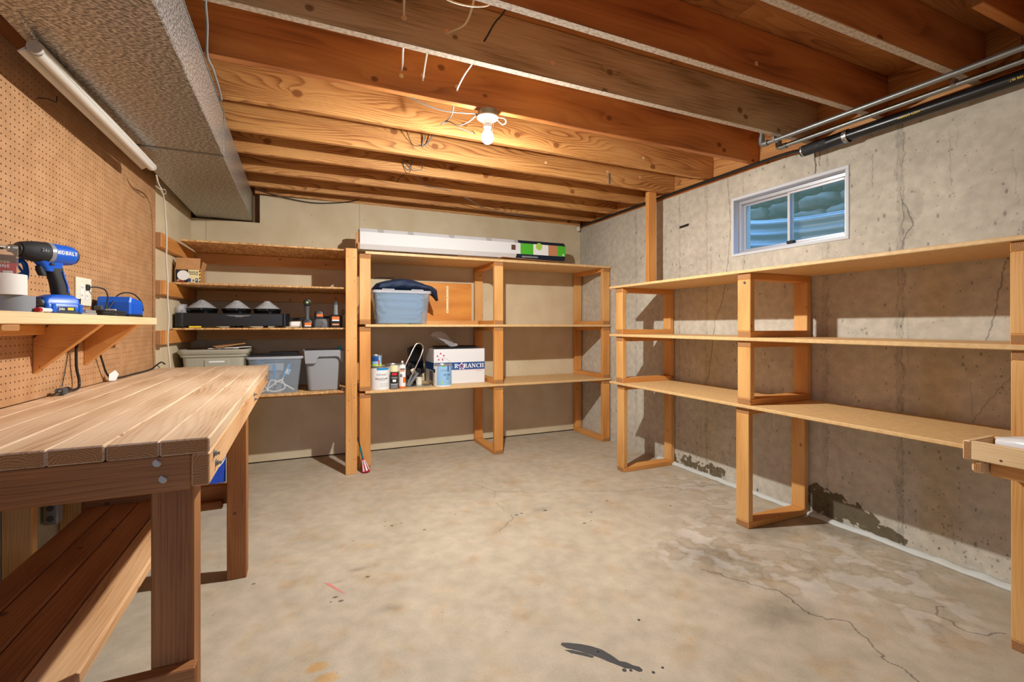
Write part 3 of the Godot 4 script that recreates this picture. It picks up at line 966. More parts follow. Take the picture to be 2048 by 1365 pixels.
func build_ceiling() -> void:
	var c := structure("ceiling")
	for i in 3:
		for j in 5:
			var x0 := -1.0 + i * 1.4
			var z0 := -4.8 + j * 1.32
			lumber(c, "subfloor_sheet", Vector3(x0, 2.597, z0), Vector3(x0 + 1.398, 2.616, z0 + 1.318), 0, "plywood", 0.001)
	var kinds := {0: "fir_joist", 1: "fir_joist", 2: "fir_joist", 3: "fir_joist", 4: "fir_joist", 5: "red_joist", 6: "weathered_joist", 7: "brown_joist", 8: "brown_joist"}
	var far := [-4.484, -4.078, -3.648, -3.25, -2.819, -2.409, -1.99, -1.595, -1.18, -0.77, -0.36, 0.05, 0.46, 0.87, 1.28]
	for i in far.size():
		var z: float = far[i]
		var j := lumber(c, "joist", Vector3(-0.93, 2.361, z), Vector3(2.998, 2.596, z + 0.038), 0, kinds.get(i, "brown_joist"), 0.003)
		if i in [6, 7, 8]:
			part(j, "whitened_edge", plain(Vector3(3.90, 0.0012, 0.0355), 0.0003), "limewash", Vector3(0, -0.1180, 0), Vector3.ZERO, "whitish flecked underside")
		# pale discs standing in for bored cable holes
		var holes: Array = {3: [1.72, 2.29, 2.62], 4: [2.30], 5: [0.459, 0.567, 0.746], 6: [0.389, 0.569, 0.735, 1.08], 7: [1.95]}.get(i, [])
		for x in holes:
			part(j, "bore_disc", lathe([Vector2(0.011, 0), Vector2(0.011, 0.0012), Vector2(0.009, 0.0014)], 12), "whitewood", Vector3(x - 1.034, -0.03 + rng.randf_range(-0.02, 0.02), 0.019), Vector3(PI / 2, 0, 0))
	lumber(c, "rim_joist", Vector3(3.0, 2.361, -4.74), Vector3(3.038, 2.597, -1.02), 2, "fir_joist", 0.003, "orange rim joist above the concrete wall")
	lumber(c, "rim_joist", Vector3(3.0, 2.361, -1.018), Vector3(3.038, 2.597, 1.7), 2, "fir_joist")
	lumber(c, "end_joist", Vector3(-0.93, 2.361, -4.76), Vector3(2.998, 2.597, -4.72), 0, "red_joist")
	lumber(c, "blocking", Vector3(2.45, 2.47, -0.98), Vector3(2.998, 2.597, -0.94), 0, "brown_joist")

func build_window() -> void:
	var w := structure("window_1")
	var Y0 := 1.714; var Y1 := 2.152; var Z0 := -2.57; var Z1 := -1.735
	# painted lining
	part(w, "lining_board", plain(Vector3(0.15, 0.022, Z1 - Z0), 0.003), "window_paint", Vector3(XR + 0.068, Y1 - 0.011, (Z0 + Z1) / 2))
	part(w, "lining_board", plain(Vector3(0.15, 0.02, Z1 - Z0), 0.003), "window_paint", Vector3(XR + 0.068, Y0 + 0.010, (Z0 + Z1) / 2))
	part(w, "lining_board", plain(Vector3(0.15, Y1 - Y0 - 0.042, 0.022), 0.003), "window_paint", Vector3(XR + 0.068, (Y0 + Y1) / 2 - 0.001, Z0 + 0.011))
	part(w, "lining_board", plain(Vector3(0.15, Y1 - Y0 - 0.042, 0.022), 0.003), "window_paint", Vector3(XR + 0.068, (Y0 + Y1) / 2 - 0.001, Z1 - 0.011))
	var x := XR + 0.075
	var a0 := Z0 + 0.024; var a1 := Z1 - 0.024; var b0 := Y0 + 0.022; var b1 := Y1 - 0.024
	part(w, "track", plain(Vector3(0.05, 0.024, a1 - a0)), "aluminium", Vector3(x, b1 - 0.012, (a0 + a1) / 2))
	part(w, "track", plain(Vector3(0.05, 0.018, a1 - a0)), "aluminium", Vector3(x, b0 + 0.009, (a0 + a1) / 2))
	for z in [a0 + 0.009, a1 - 0.009]:
		part(w, "jamb", plain(Vector3(0.05, b1 - b0 - 0.042, 0.018)), "aluminium", Vector3(x, (b0 + b1) / 2 - 0.003, z))
	var mid := -2.155
	for k in 2:
		var z0: float = [a0 + 0.018, mid - 0.012][k]
		var z1: float = [mid + 0.012, a1 - 0.018][k]
		var xs: float = x + [0.010, -0.010][k]
		var y0 := b0 + 0.018; var y1 := b1 - 0.024
		var sash := part(w, "sash", plain(Vector3(0.016, y1 - y0, 0.02)), "aluminium", Vector3(xs, (y0 + y1) / 2, z0 + 0.01))
		part(sash, "stile", plain(Vector3(0.016, y1 - y0, 0.02)), "aluminium", Vector3(0, 0, z1 - z0 - 0.02))
		part(sash, "rail", plain(Vector3(0.016, 0.016, z1 - z0 - 0.04)), "aluminium", Vector3(0, (y1 - y0) / 2 - 0.008, (z1 - z0) / 2 - 0.01))
		part(sash, "rail", plain(Vector3(0.016, 0.016, z1 - z0 - 0.04)), "aluminium", Vector3(0, -(y1 - y0) / 2 + 0.008, (z1 - z0) / 2 - 0.01))
		part(sash, "glass_pane", plain(Vector3(0.004, y1 - y0 - 0.032, z1 - z0 - 0.04), 0.0005), "pane", Vector3(0, 0, (z1 - z0) / 2 - 0.01))
	part(w, "latch", plain(Vector3(0.02, 0.02, 0.055), 0.004), "black_iron", Vector3(x - 0.026, b0 + 0.026, mid + 0.02), Vector3.ZERO, "dark sliding latch")

	# the well outside: corrugated steel, rocks above it, soil
	var well := thing("window_well", "corrugated steel window well curving behind the basement window", "window well", Vector3(XR + 0.2, 0, -2.15))
	var rings := []
	for k in 90:
		var y := 1.25 + 0.82 * k / 89.0
		var r := PackedVector3Array()
		var bulge := 0.013 * sin(y * TAU / 0.09)
		for j in 25:
			var a := PI * j / 24.0
			r.append(Vector3(pow(sin(a), 0.7) * (0.62 + bulge), y, -cos(a) * (0.68 + bulge)))
		rings.append(r)
	part(well, "corrugated_sheet", sweep(rings, false, false, false, 80.0), "well_steel")
	var rim := []
	for j in 25:
		var a := PI * j / 24.0
		rim.append(Vector3(pow(sin(a), 0.7) * 0.63, 2.07, -cos(a) * 0.69))
	part(well, "rolled_rim", tube(rim, 0.012, 8, 1), "well_steel")
	for sgn in [-1.0, 1.0]:
		part(well, "flange", plain(Vector3(0.012, 0.82, 0.12)), "window_paint", Vector3(0.01, 1.66, sgn * 0.72))
	solo("gravel_bed", "grey gravel bed at the bottom of the window well", "gravel", loft([[1.24, 0.33, 0.72, 0.1], [1.28, 0.33, 0.72, 0.1]]), "soil", Vector3(XR + 0.53, 0, -2.15)).set_meta("kind", "stuff")
	var g := Surf.new()
	var X := XR + 0.2
	for q in [[X, X + 5.0, -8.0, -2.86], [X, X + 5.0, -1.44, 4.0], [X + 0.65, X + 5.0, -2.86, -1.44]]:
		g.quad(Vector3(q[0], 2.03, q[2]), Vector3(q[1], 2.03, q[2]), Vector3(q[1], 2.03, q[3]), Vector3(q[0], 2.03, q[3]), Vector3.UP)
	var gm := ArrayMesh.new()
	g.to(gm)
	var go := solo("garden_soil", "bare soil bed outside around the window well", "soil", gm, "soil")
	go.set_meta("kind", "stuff")
	# dry-laid boulders
	var wallr := thing("rock_wall", "dry-laid grey boulder wall seen through the basement window", "rock wall", Vector3(XR + 1.15, 2.05, -2.2))
	var rn := noise(101, 2)
	for row in 6:
		var z := -3.2 + row * 0.17
		while z < 1.9:
			var hw := rng.randf_range(0.10, 0.22)
			var hh := rng.randf_range(0.062, 0.080)
			var rr := []
			for k in 11:
				var p := -PI / 2 + PI * k / 10.0
				var ring := PackedVector3Array()
				for j in 20:
					var a := TAU * j / 20
					var d := Vector3(cos(a) * cos(p), sin(p), sin(a) * cos(p))
					d = Vector3(signf(d.x) * pow(absf(d.x), 0.6), signf(d.y) * pow(absf(d.y), 0.6), signf(d.z) * pow(absf(d.z), 0.6))
					d *= 1.0 + 0.22 * rn.get_noise_3d(d.x * 1.3 + z * 7.0, d.y * 1.3 + row * 3.0, d.z * 1.3) + 0.10 * rn.get_noise_3d(d.x * 4.0 + z * 9.0, d.y * 4.0, d.z * 4.0)
					ring.append(Vector3(d.x * 0.16, d.y * hh, d.z * hw))
				rr.append(ring)
			part(wallr, "boulder", sweep(rr, false, false, true, 120.0), "rock_%d" % (rng.randi() % 4), Vector3(row * 0.03 + rng.randf_range(-0.03, 0.03), 0.075 + row * 0.145, z + hw))
			z += hw * 2.0 + 0.008

# ---------------------------------------------------------------- carpentry
# one storey of a rack frame: foot plate, two posts, top plate. u = along depth, w = along width
func rack_frame(t: Node3D, depth0: float, depth1: float, w0: float, y0: float, y1: float, along_x: bool, woods: Array) -> void:
	var th := 0.038
	var wide := 0.089
	var mk := func(called: String, d0: float, d1: float, ya: float, yb: float, axis: int, wd: String) -> void:
		var lo := Vector3(d0, ya, w0) if along_x else Vector3(w0, ya, d0)
		var hi := Vector3(d1, yb, w0 + wide) if along_x else Vector3(w0 + wide, yb, d1)
		lumber(t, called, lo, hi, axis, wd, 0.003)
	var da := 0 if along_x else 2
	mk.call("foot_plate", depth0, depth1, y0, y0 + th, da, woods[0])
	mk.call("top_plate", depth0, depth1, y1 - th, y1, da, woods[0])
	mk.call("post", depth0, depth0 + th, y0 + th, y1 - th, 1, woods[1])
	mk.call("post", depth1 - th, depth1, y0 + th, y1 - th, 1, woods[1])

func shelf(t: Node3D, lo: Vector3, hi: Vector3, m := "particle", called := "shelf_board") -> MeshInstance3D:
	return part(t, called, plain(hi - lo, 0.003), m, (lo + hi) * 0.5)

func build_racks() -> void:
	# rack along the concrete wall
	var r := thing("storage_rack", "empty three-tier timber rack along the concrete wall under the window", "shelving")
	var xf := 2.405
	var xb := XR - 0.006
	var fz := [[-3.245, -3.25, -3.255], [-2.066, -2.05, -2.05], [-0.85, -0.848, -0.85]]
	for f in 3:
		rack_frame(r, xf + 0.006, xb, fz[f][0], 0.0, 0.713, true, ["stud_orange", "stud"])
		rack_frame(r, xf, xb, fz[f][1], 0.732, 1.110, true, ["stud_orange", "stud"])
		rack_frame(r, xf, xb, fz[f][2], 1.131, 1.512, true, ["stud_orange", "stud"])
	for y in [[0.713, 0.732], [1.110, 1.131], [1.512, 1.531]]:
		shelf(r, Vector3(xf - 0.016, y[0], -3.325), Vector3(XR - 0.012, y[1], -0.62))
	part(r, "square_nut", plain(Vector3(0.004, 0.013, 0.013), 0.001), "dark_grey", Vector3(xf - 0.002, 1.455, -1.999), Vector3(0.7, 0, 0))
	solo("prop_post", "single timber prop standing on the rack's top board up to the joists", "post", box(Vector3(0.089, 0.829, 0.038), 0.003, 1, TILE["stud"], Vector2(0.2, 0.3), M["stud_orange"], M["end_grain"]), null, Vector3(2.787, 1.9460, -3.268))

	# rack along the back wall
	var b := thing("storage_rack", "three-tier timber rack against the beige back wall holding paint cans and a clear tote", "shelving")
	var zf := -4.08
	var zb := ZB + 0.012
	for x in [0.447, 1.647, 2.852]:
		rack_frame(b, zb, zf, x, 0.0, 0.636, false, ["stud_orange", "stud_orange"])
		rack_frame(b, zb, zf, x, 0.657, 1.190, false, ["stud_orange", "stud_orange"])
		rack_frame(b, zb, zf, x, 1.212, 1.796, false, ["stud_orange", "stud"])
	for y in [[0.636, 0.657], [1.190, 1.212], [1.796, 1.819]]:
		shelf(b, Vector3(0.492, y[0], ZB + 0.012), Vector3(2.948, y[1], zf + 0.014))

	# built-in strand board shelves in the far left corner
	var c := thing("corner_shelving", "four strand board shelves built into the far corner on timber cleats", "shelving")
	lumber(c, "upright", Vector3(0.333, 0.0, -4.048), Vector3(0.421, 1.826, -4.010), 1, "stud_pale")
	for k in 4:
		var y: float = [1.821, 1.511, 1.184, 0.671][k]
		var x0: float = [-0.785, -0.832, -0.832, -0.832][k]
		shelf(c, Vector3(x0, y - 0.014, ZB + 0.004), Vector3(0.415, y, -4.05), "osb")
		# cleats on the back wall, on the side wall and behind the upright
		lumber(c, "back_cleat", Vector3(-0.78, y - 0.104, ZB + 0.002), Vector3(0.378, y - 0.015, ZB + 0.040), 0, "stud")
		lumber(c, "end_cleat", Vector3(0.380, y - 0.104, ZB + 0.042), Vector3(0.418, y - 0.015, -4.051), 2, "stud")
		var o := box(Vector3(0.038, 0.092, 0.89 if k < 3 else 0.6), 0.003, 2, TILE["stud"], Vector2(0.1 * k, 0.13 * k), M["stud_orange"], M["end_grain"])
		part(c, "side_cleat", o, null, wl(0.021, y - 0.061, 0.478 if k < 3 else 0.33), Vector3(0, WALL_TURN, 0))
		if k in [1, 2]:
			part(c, "cleat_block", box(Vector3(0.02, 0.092, 0.07), 0.002, 1, TILE["stud"], Vector2(0.3, 0.1 * k), M["stud_pale"], M["end_grain"]), null, wl(0.0515, y - 0.061, 0.885), Vector3(0, WALL_TURN, 0))
	var dot := slab(disc(0.0035, 6), 0.001)
	for q in [[0.35, 1.76], [0.40, 1.75], [0.40, 1.56], [0.405, 1.22], [0.405, 1.10], [0.35, 1.0], [0.4, 0.72], [0.4, 0.62], [0.355, 0.6], [0.36, 0.28], [0.4, 0.12]]:
		part(c, "nail_head", dot, "black_iron", Vector3(q[0], q[1], -4.0105))

func build_bench() -> void:
	var t := thing("workbench", "heavy timber workbench with plank top and slatted lower shelf along the pegboard", "workbench")
	var Z0 := -1.375
	var Z1 := -3.76
	var top := 0.924
	for k in 6:
		var x1 := -0.205 - 0.103 * k
		var z0 := Z0 + [0.0, -0.004, 0.001, -0.003, 0.0, -0.002][k] as float
		lumber(t, "top_board", Vector3(x1 - 0.1018, top - 0.038 + [0.0, -0.001, 0.001, 0.0, 0.001, 0.0][k], Z1), Vector3(x1, top + [0.0, -0.001, 0.0015, 0.0, 0.001, 0.0][k], z0), 2, "bench_top", 0.0035)
	# the last board is ripped to a taper along the wall
	var tap := slab(poly([-0.8235, -Z1, -0.8235, -Z0, wl(0.012, 0, 3.27).x, -Z0, wl(0.012, 0, 0.89).x, -Z1]), 0.038, 0.003, 0.8, Vector2(0.1, 0.2))
	part(t, "top_board", tap, "bench_top", Vector3(0, top - 0.038, 0), Vector3(-PI / 2, 0, 0))
	lumber(t, "front_rail", Vector3(-0.243, 0.806, Z1 + 0.02), Vector3(-0.205, top - 0.039, Z0 - 0.001), 2, "bench_rail")
	lumber(t, "end_apron", Vector3(-0.90, 0.800, Z0 - 0.038), Vector3(-0.2435, top - 0.039, Z0 - 0.001), 0, "cedar")
	lumber(t, "end_apron", Vector3(-0.82, 0.800, Z1 + 0.021), Vector3(-0.2435, top - 0.039, Z1 + 0.059), 0, "cedar")
	lumber(t, "leg", Vector3(-0.333, 0.0, -1.505), Vector3(-0.244, top - 0.04, -1.4145), 1, "cedar")
	lumber(t, "leg", Vector3(-0.315, 0.0, -2.665), Vector3(-0.2335, 0.8055, -2.576), 1, "cedar")
	lumber(t, "leg", Vector3(-0.905, 0.0, -1.505), Vector3(-0.865, top - 0.04, -1.4145), 1, "cedar")
	lumber(t, "leg", Vector3(-0.888, 0.0, -2.742), Vector3(-0.866, top - 0.04, -2.70), 1, "cedar")
	lumber(t, "stretcher", Vector3(-0.90, 0.275, -1.4135), Vector3(-0.236, 0.362, -1.3755), 0, "cedar")
	lumber(t, "stretcher", Vector3(-0.865, 0.335, -2.703), Vector3(-0.236, 0.43, -2.666), 0, "cedar")
	lumber(t, "ledger", Vector3(-0.86, 0.325, -2.664), Vector3(-0.34, 0.361, -2.63), 0, "cedar")
	for k in 4:
		var x1: float = [-0.466, -0.576, -0.673, -0.768][k]
		var x0: float = [-0.5725, -0.6695, -0.7645, -0.860][k]
		lumber(t, "shelf_slat", Vector3(x0, 0.362, [-2.66, -2.66, -2.665, -2.66][k]), Vector3(x1, 0.400, [-1.37, -1.34, -1.35, -1.345][k]), 2, "bench_rail" if k == 0 else "cedar_red", 0.006)
	var bolt := lathe([Vector2(0.0095, 0), Vector2(0.0095, 0.004), Vector2(0.007, 0.006)], 12, true, true)
	for q in [[-0.312, 0.872, 0], [-0.300, 0.832, 0], [-0.262, 0.318, 0], [-0.27, 0.9, 2]]:
		if q[2] == 0:
			part(t, "bolt_head", bolt, "steel", Vector3(q[0], q[1], Z0 - 0.0015), Vector3(PI / 2, 0, 0))
	for q in [[-1.44, 0.868], [-1.47, 0.836], [-2.60, 0.868], [-2.64, 0.84], [-3.45, 0.87], [-3.48, 0.85]]:
		var n := part(t, "bolt_nut", lathe([Vector2(0.011, 0), Vector2(0.011, 0.002), Vector2(0.007, 0.002), Vector2(0.007, 0.007), Vector2(0.004, 0.007), Vector2(0.004, 0.014)], 6, true, true), "dull_steel", Vector3(-0.2053, q[1], q[0]), Vector3(0, 0, -PI / 2))

# sheet of perforated hardboard in the wall's own axes: holes on a one inch grid
func peg_panel(s0: float, s1: float, y0: float, y1: float, holes: bool) -> ArrayMesh:
	var pitch := 0.0254
	var s := Surf.new()
	var th := 0.006
	var r := 0.0034
	var nx := int((s1 - s0 - 0.012) / pitch) if holes else 0
	var ny := int((y1 - y0 - 0.012) / pitch)
	var gx := s0 + (s1 - s0 - nx * pitch) * 0.5
	var gy := y0 + (y1 - y0 - ny * pitch) * 0.5
	var N := Vector3.RIGHT
	var rect := func(ya: float, yb: float, sa: float, sb: float) -> void:
		s.quad(Vector3(th, ya, sa), Vector3(th, yb, sa), Vector3(th, yb, sb), Vector3(th, ya, sb), N)
	if nx == 0:
		rect.call(y0, y1, s0, s1)
	else:
		rect.call(y0, gy, s0, s1)
		rect.call(gy + ny * pitch, y1, s0, s1)
		rect.call(gy, gy + ny * pitch, s0, gx)
		rect.call(gy, gy + ny * pitch, gx + nx * pitch, s1)
	var seg := 8
	var v := PackedVector3Array()
	var nn := PackedVector3Array()
	var ca := []
	var sq := []
	for k in seg:
		var a := TAU * (k + 0.5) / seg
		ca.append(Vector2(cos(a), sin(a)) * r)
		sq.append(Vector2(signf(cos(a)) if absf(cos(a)) > absf(sin(a)) else cos(a) / absf(sin(a)), signf(sin(a)) if absf(sin(a)) > absf(cos(a)) else sin(a) / absf(cos(a))) * pitch * 0.5)
	for i in nx:
		for j in ny:
			var c := Vector2(gy + (j + 0.5) * pitch, gx + (i + 0.5) * pitch)
			for k in seg:
				var k2 := (k + 1) % seg
				var a: Vector2 = c + ca[k]
				var b: Vector2 = c + ca[k2]
				var p: Vector2 = c + sq[k]
				var q: Vector2 = c + sq[k2]
				# where the outline turns a corner of the cell, add the corner
				var A := Vector3(th, a.x, a.y)
				var B := Vector3(th, b.x, b.y)
				var P := Vector3(th, p.x, p.y)
				var Q := Vector3(th, q.x, q.y)
				v.append_array(PackedVector3Array([A, B, P, B, Q, P]))
				for z in 6:
					nn.append(N)
				if absf(p.x - q.x) > 0.0001 and absf(p.y - q.y) > 0.0001:
					var cx := p.x if absf(p.x - c.x) > absf(q.x - c.x) else q.x
					var cy := p.y if absf(p.y - c.y) > absf(q.y - c.y) else q.y
					v.append_array(PackedVector3Array([P, Q, Vector3(th, cx, cy)]))
					for z in 3:
						nn.append(N)
				var A0 := Vector3(0, a.x, a.y)
				var B0 := Vector3(0, b.x, b.y)
				v.append_array(PackedVector3Array([A, A0, B, B, A0, B0]))
				var w := Vector3(0, c.x - (a.x + b.x) * 0.5, c.y - (a.y + b.y) * 0.5).normalized()
				for z in 6:
					nn.append(w)
	# rim
	for q in [[s0, Vector3.FORWARD], [s1, Vector3.BACK]]:
		s.quad(Vector3(0, y0, q[0]), Vector3(th, y0, q[0]), Vector3(th, y1, q[0]), Vector3(0, y1, q[0]), q[1])
	for q in [[y0, Vector3.DOWN], [y1, Vector3.UP]]:
		s.quad(Vector3(0, q[0], s0), Vector3(th, q[0], s0), Vector3(th, q[0], s1), Vector3(0, q[0], s1), q[1])
	# fix winding of the cells
	for k in range(0, v.size(), 3):
		if (v[k + 1] - v[k]).cross(v[k + 2] - v[k]).dot(nn[k]) > 0.0:
			var h := v[k + 1]
			v[k + 1] = v[k + 2]
			v[k + 2] = h
	s.v.append_array(v)
	s.n.append_array(nn)
	var blank := PackedVector2Array()
	blank.resize(v.size())
	s.uv.append_array(blank)
	var mesh := ArrayMesh.new()
	s.to(mesh, M["hardboard"])
	return mesh

func build_pegboard() -> void:
	var t := thing("pegboard", "brown perforated hardboard covering the wall above the workbench", "pegboard", WALL_O, WALL_TURN)
	part(t, "panel", peg_panel(0.928, 1.4975, 0.926, 2.174, true), null, Vector3(0.004, 0, 0))
	part(t, "panel", peg_panel(1.4985, 2.718, 0.926, 2.174, true), null, Vector3(0.004, 0, 0))
	part(t, "panel", peg_panel(2.719, 3.3, 0.926, 2.174, true), null, Vector3(0.004, 0, 0))
	solo("peg_hook", "small bent wire hook in the upper pegboard", "hook", tube(pts([0.004, 0, 0, 0.03, 0.004, 0, 0.06, -0.004, 0.0, 0.064, 0.002, 0.0, 0.064, 0.018, 0]), 0.0018, 6, 3), "black_iron", wl(0.004, 2.055, 2.30), Vector3(0, WALL_TURN, 0))

	var s := thing("wall_shelf", "short pine shelf on two slanted brackets fixed to the pegboard", "shelf", WALL_O, WALL_TURN)
	lumber(s, "shelf_board", Vector3(0.0105, 1.205, 1.635), Vector3(0.206, 1.241, 3.2), 2, "whitewood")
	lumber(s, "ledger", Vector3(0.0105, 1.167, 1.56), Vector3(0.048, 1.204, 3.2), 2, "stud_orange")
	for z in [1.905, 2.312]:
		var m := slab(poly([0.0105, 1.021, 0.212, 1.204, 0.058, 1.204, 0.0105, 1.152]), 0.036, 0.002, 0.4, Vector2(0.15 * z, 0.2))
		part(s, "bracket", m, "stud_orange", Vector3(0, 0, z - 0.018))
	lumber(s, "bracket_block", Vector3(0.15, 1.186, 2.83), Vector3(0.20, 1.2045, 2.91), 0, "stud")

func build_duct() -> void:
	var t := thing("air_duct", "galvanised sheet metal air duct running under the joists", "duct")
	part(t, "duct_section", plain(Vector3(0.415, 0.236, 1.80), 0.004), "galvanised", Vector3(-0.5825, 2.226, -3.815))
	part(t, "duct_section", plain(Vector3(0.425, 0.245, 4.50), 0.004), "galvanised", Vector3(-0.5845, 2.2265, -0.666))
	part(t, "drive_cleat", plain(Vector3(0.004, 0.252, 0.022), 0.001), "galvanised_pipe", Vector3(-0.371, 2.226, -2.925))
	part(t, "drive_cleat", plain(Vector3(0.428, 0.004, 0.02), 0.001), "galvanised_pipe", Vector3(-0.5845, 2.103, -2.925))
	part(t, "seam_fold", plain(Vector3(0.004, 0.006, 4.4), 0.001), "galvanised_pipe", Vector3(-0.371, 2.33, -0.72))

func build_pipes() -> void:
	var z1 := 1.5
	var a := thing("water_pipe", "galvanised steel water pipe with elbow, higher of the two by the concrete wall", "pipe")
	part(a, "run", tube(pts([2.62, 2.325, -2.03, 2.66, 2.325, -1.1, 2.72, 2.325, z1]), 0.0135, 12, 1), "galvanised_pipe")
	part(a, "elbow", tube(pts([2.618, 2.372, -2.052, 2.618, 2.345, -2.054, 2.618, 2.331, -2.05, 2.618, 2.325, -2.035, 2.6185, 2.325, -2.01]), 0.018, 12, 3), "galvanised_pipe")
	part(a, "riser", tube(pts([2.618, 2.365, -2.052, 2.618, 2.50, -2.052]), 0.0135, 12, 1), "galvanised_pipe")
	var b := thing("water_pipe", "galvanised steel water pipe strapped beside the black drain pipe", "pipe")
	part(b, "run", tube(pts([2.745, 2.318, -2.0, 2.775, 2.318, -1.1, 2.83, 2.318, z1]), 0.0135, 12, 1), "galvanised_pipe")
	part(b, "elbow", tube(pts([2.742, 2.36, -2.03, 2.742, 2.34, -2.03, 2.743, 2.322, -2.026, 2.745, 2.318, -2.005, 2.746, 2.318, -1.98]), 0.0185, 12, 3), "galvanised_pipe")
	for z in [-1.17, -1.97]:
		part(a if z < -1.5 else b, "pipe_strap", plain(Vector3(0.034, 0.034, 0.02), 0.002), "galvanised", Vector3(2.625 if z < -1.5 else 2.773, 2.33, z))
	var d := thing("drain_pipe", "black plastic drain pipe with yellow print along the wall top", "pipe")
	part(d, "run", tube(pts([2.865, 2.291, -1.72, 2.885, 2.291, -0.9, 2.93, 2.291, z1]), 0.0302, 20, 1), "abs_black")
	part(d, "coupling", tube(pts([2.866, 2.290, -1.80, 2.868, 2.290, -1.70]), 0.036, 20, 1), "abs_black")
	part(d, "rubber_sleeve", tube(pts([2.860, 2.288, -1.96, 2.866, 2.290, -1.80]), 0.0335, 20, 1), "soft_black")
	part(d, "hose_clamp", tube(pts([2.8605, 2.2885, -1.953, 2.8609, 2.2886, -1.945]), 0.0348, 20, 1, 1.0), "steel")
	part(d, "hose_clamp", tube(pts([2.8645, 2.2895, -1.858, 2.865, 2.2896, -1.848]), 0.0348, 20, 1, 1.0), "black_iron")
	part(d, "hanger_strap", tube(pts([2.868, 2.2905, -1.71, 2.8685, 2.2905, -1.686]), 0.0372, 20, 1, 1.0, false), "galvanised")
	# yellow print, upside down on the room side of the pipe
	var dirx := 0.0225
	for q in [["NORTH AMERICAN PLASTICS 2\"", -1.42], ["ABS CORED TYPE 18 NSF 40 APL", -0.98]]:
		var tx := letters(q[0], 0.0085, "Droid Sans", true)
		var o := part(d, "printing", tx, "ink_yellow", Vector3(2.8655 + (q[1] + 1.72) * dirx - 0.0284, 2.281, q[1]), Vector3.ZERO, "yellow pipe printing")
		o.basis = Basis(Vector3(0.03, 0, -1).normalized(), Vector3(0.33, -0.94, 0.0).normalized(), Vector3(-0.94, -0.33, 0).normalized()).orthonormalized()
	var g := thing("wall_conduit", "thin black pipe run along the sill to the far corner", "pipe")
	part(g, "run", tube(pts([2.93, 2.340, -4.62, 2.928, 2.341, -3.5, 2.925, 2.34, -2.6, 2.90, 2.325, -2.1, 2.862, 2.292, -1.95]), 0.0105, 10, 4), "black_iron")
	part(g, "end_knob", lathe([Vector2(0.012, -0.03), Vector2(0.022, -0.024), Vector2(0.026, 0), Vector2(0.02, 0.02), Vector2(0.01, 0.026)], 14), "ivory", Vector3(2.90, 2.308, -4.628))
	part(solo_node("wall_strap", "black punched metal strap nailed flat on the concrete wall", "strap", Vector3(XR, 2.04, -3.048)), "strap_plate", slab(poly([-0.05, -0.012, 0.05, -0.006, 0.052, 0.012, -0.05, 0.006]), 0.003, 0.0005), "black_iron", Vector3(-0.0035, 0, 0), Vector3(0, -PI / 2, 0))

func build_strap() -> void:
	var t := thing("joist_strap", "small grey perforated metal strap nailed to a lit joist", "strap", Vector3(2.31, 2.405, -3.2105))
	part(t, "plate", plain(Vector3(0.018, 0.085, 0.002), 0.0005), "dull_steel")
	for k in 4:
		part(t, "nail_hole", slab(disc(0.003, 8), 0.0006), "black_iron", Vector3(0, -0.03 + 0.02 * k, 0.0008))

func solo_node(called: String, label: String, category: String, at: Vector3, turn := 0.0) -> Node3D:
	return thing(called, label, category, at, turn)

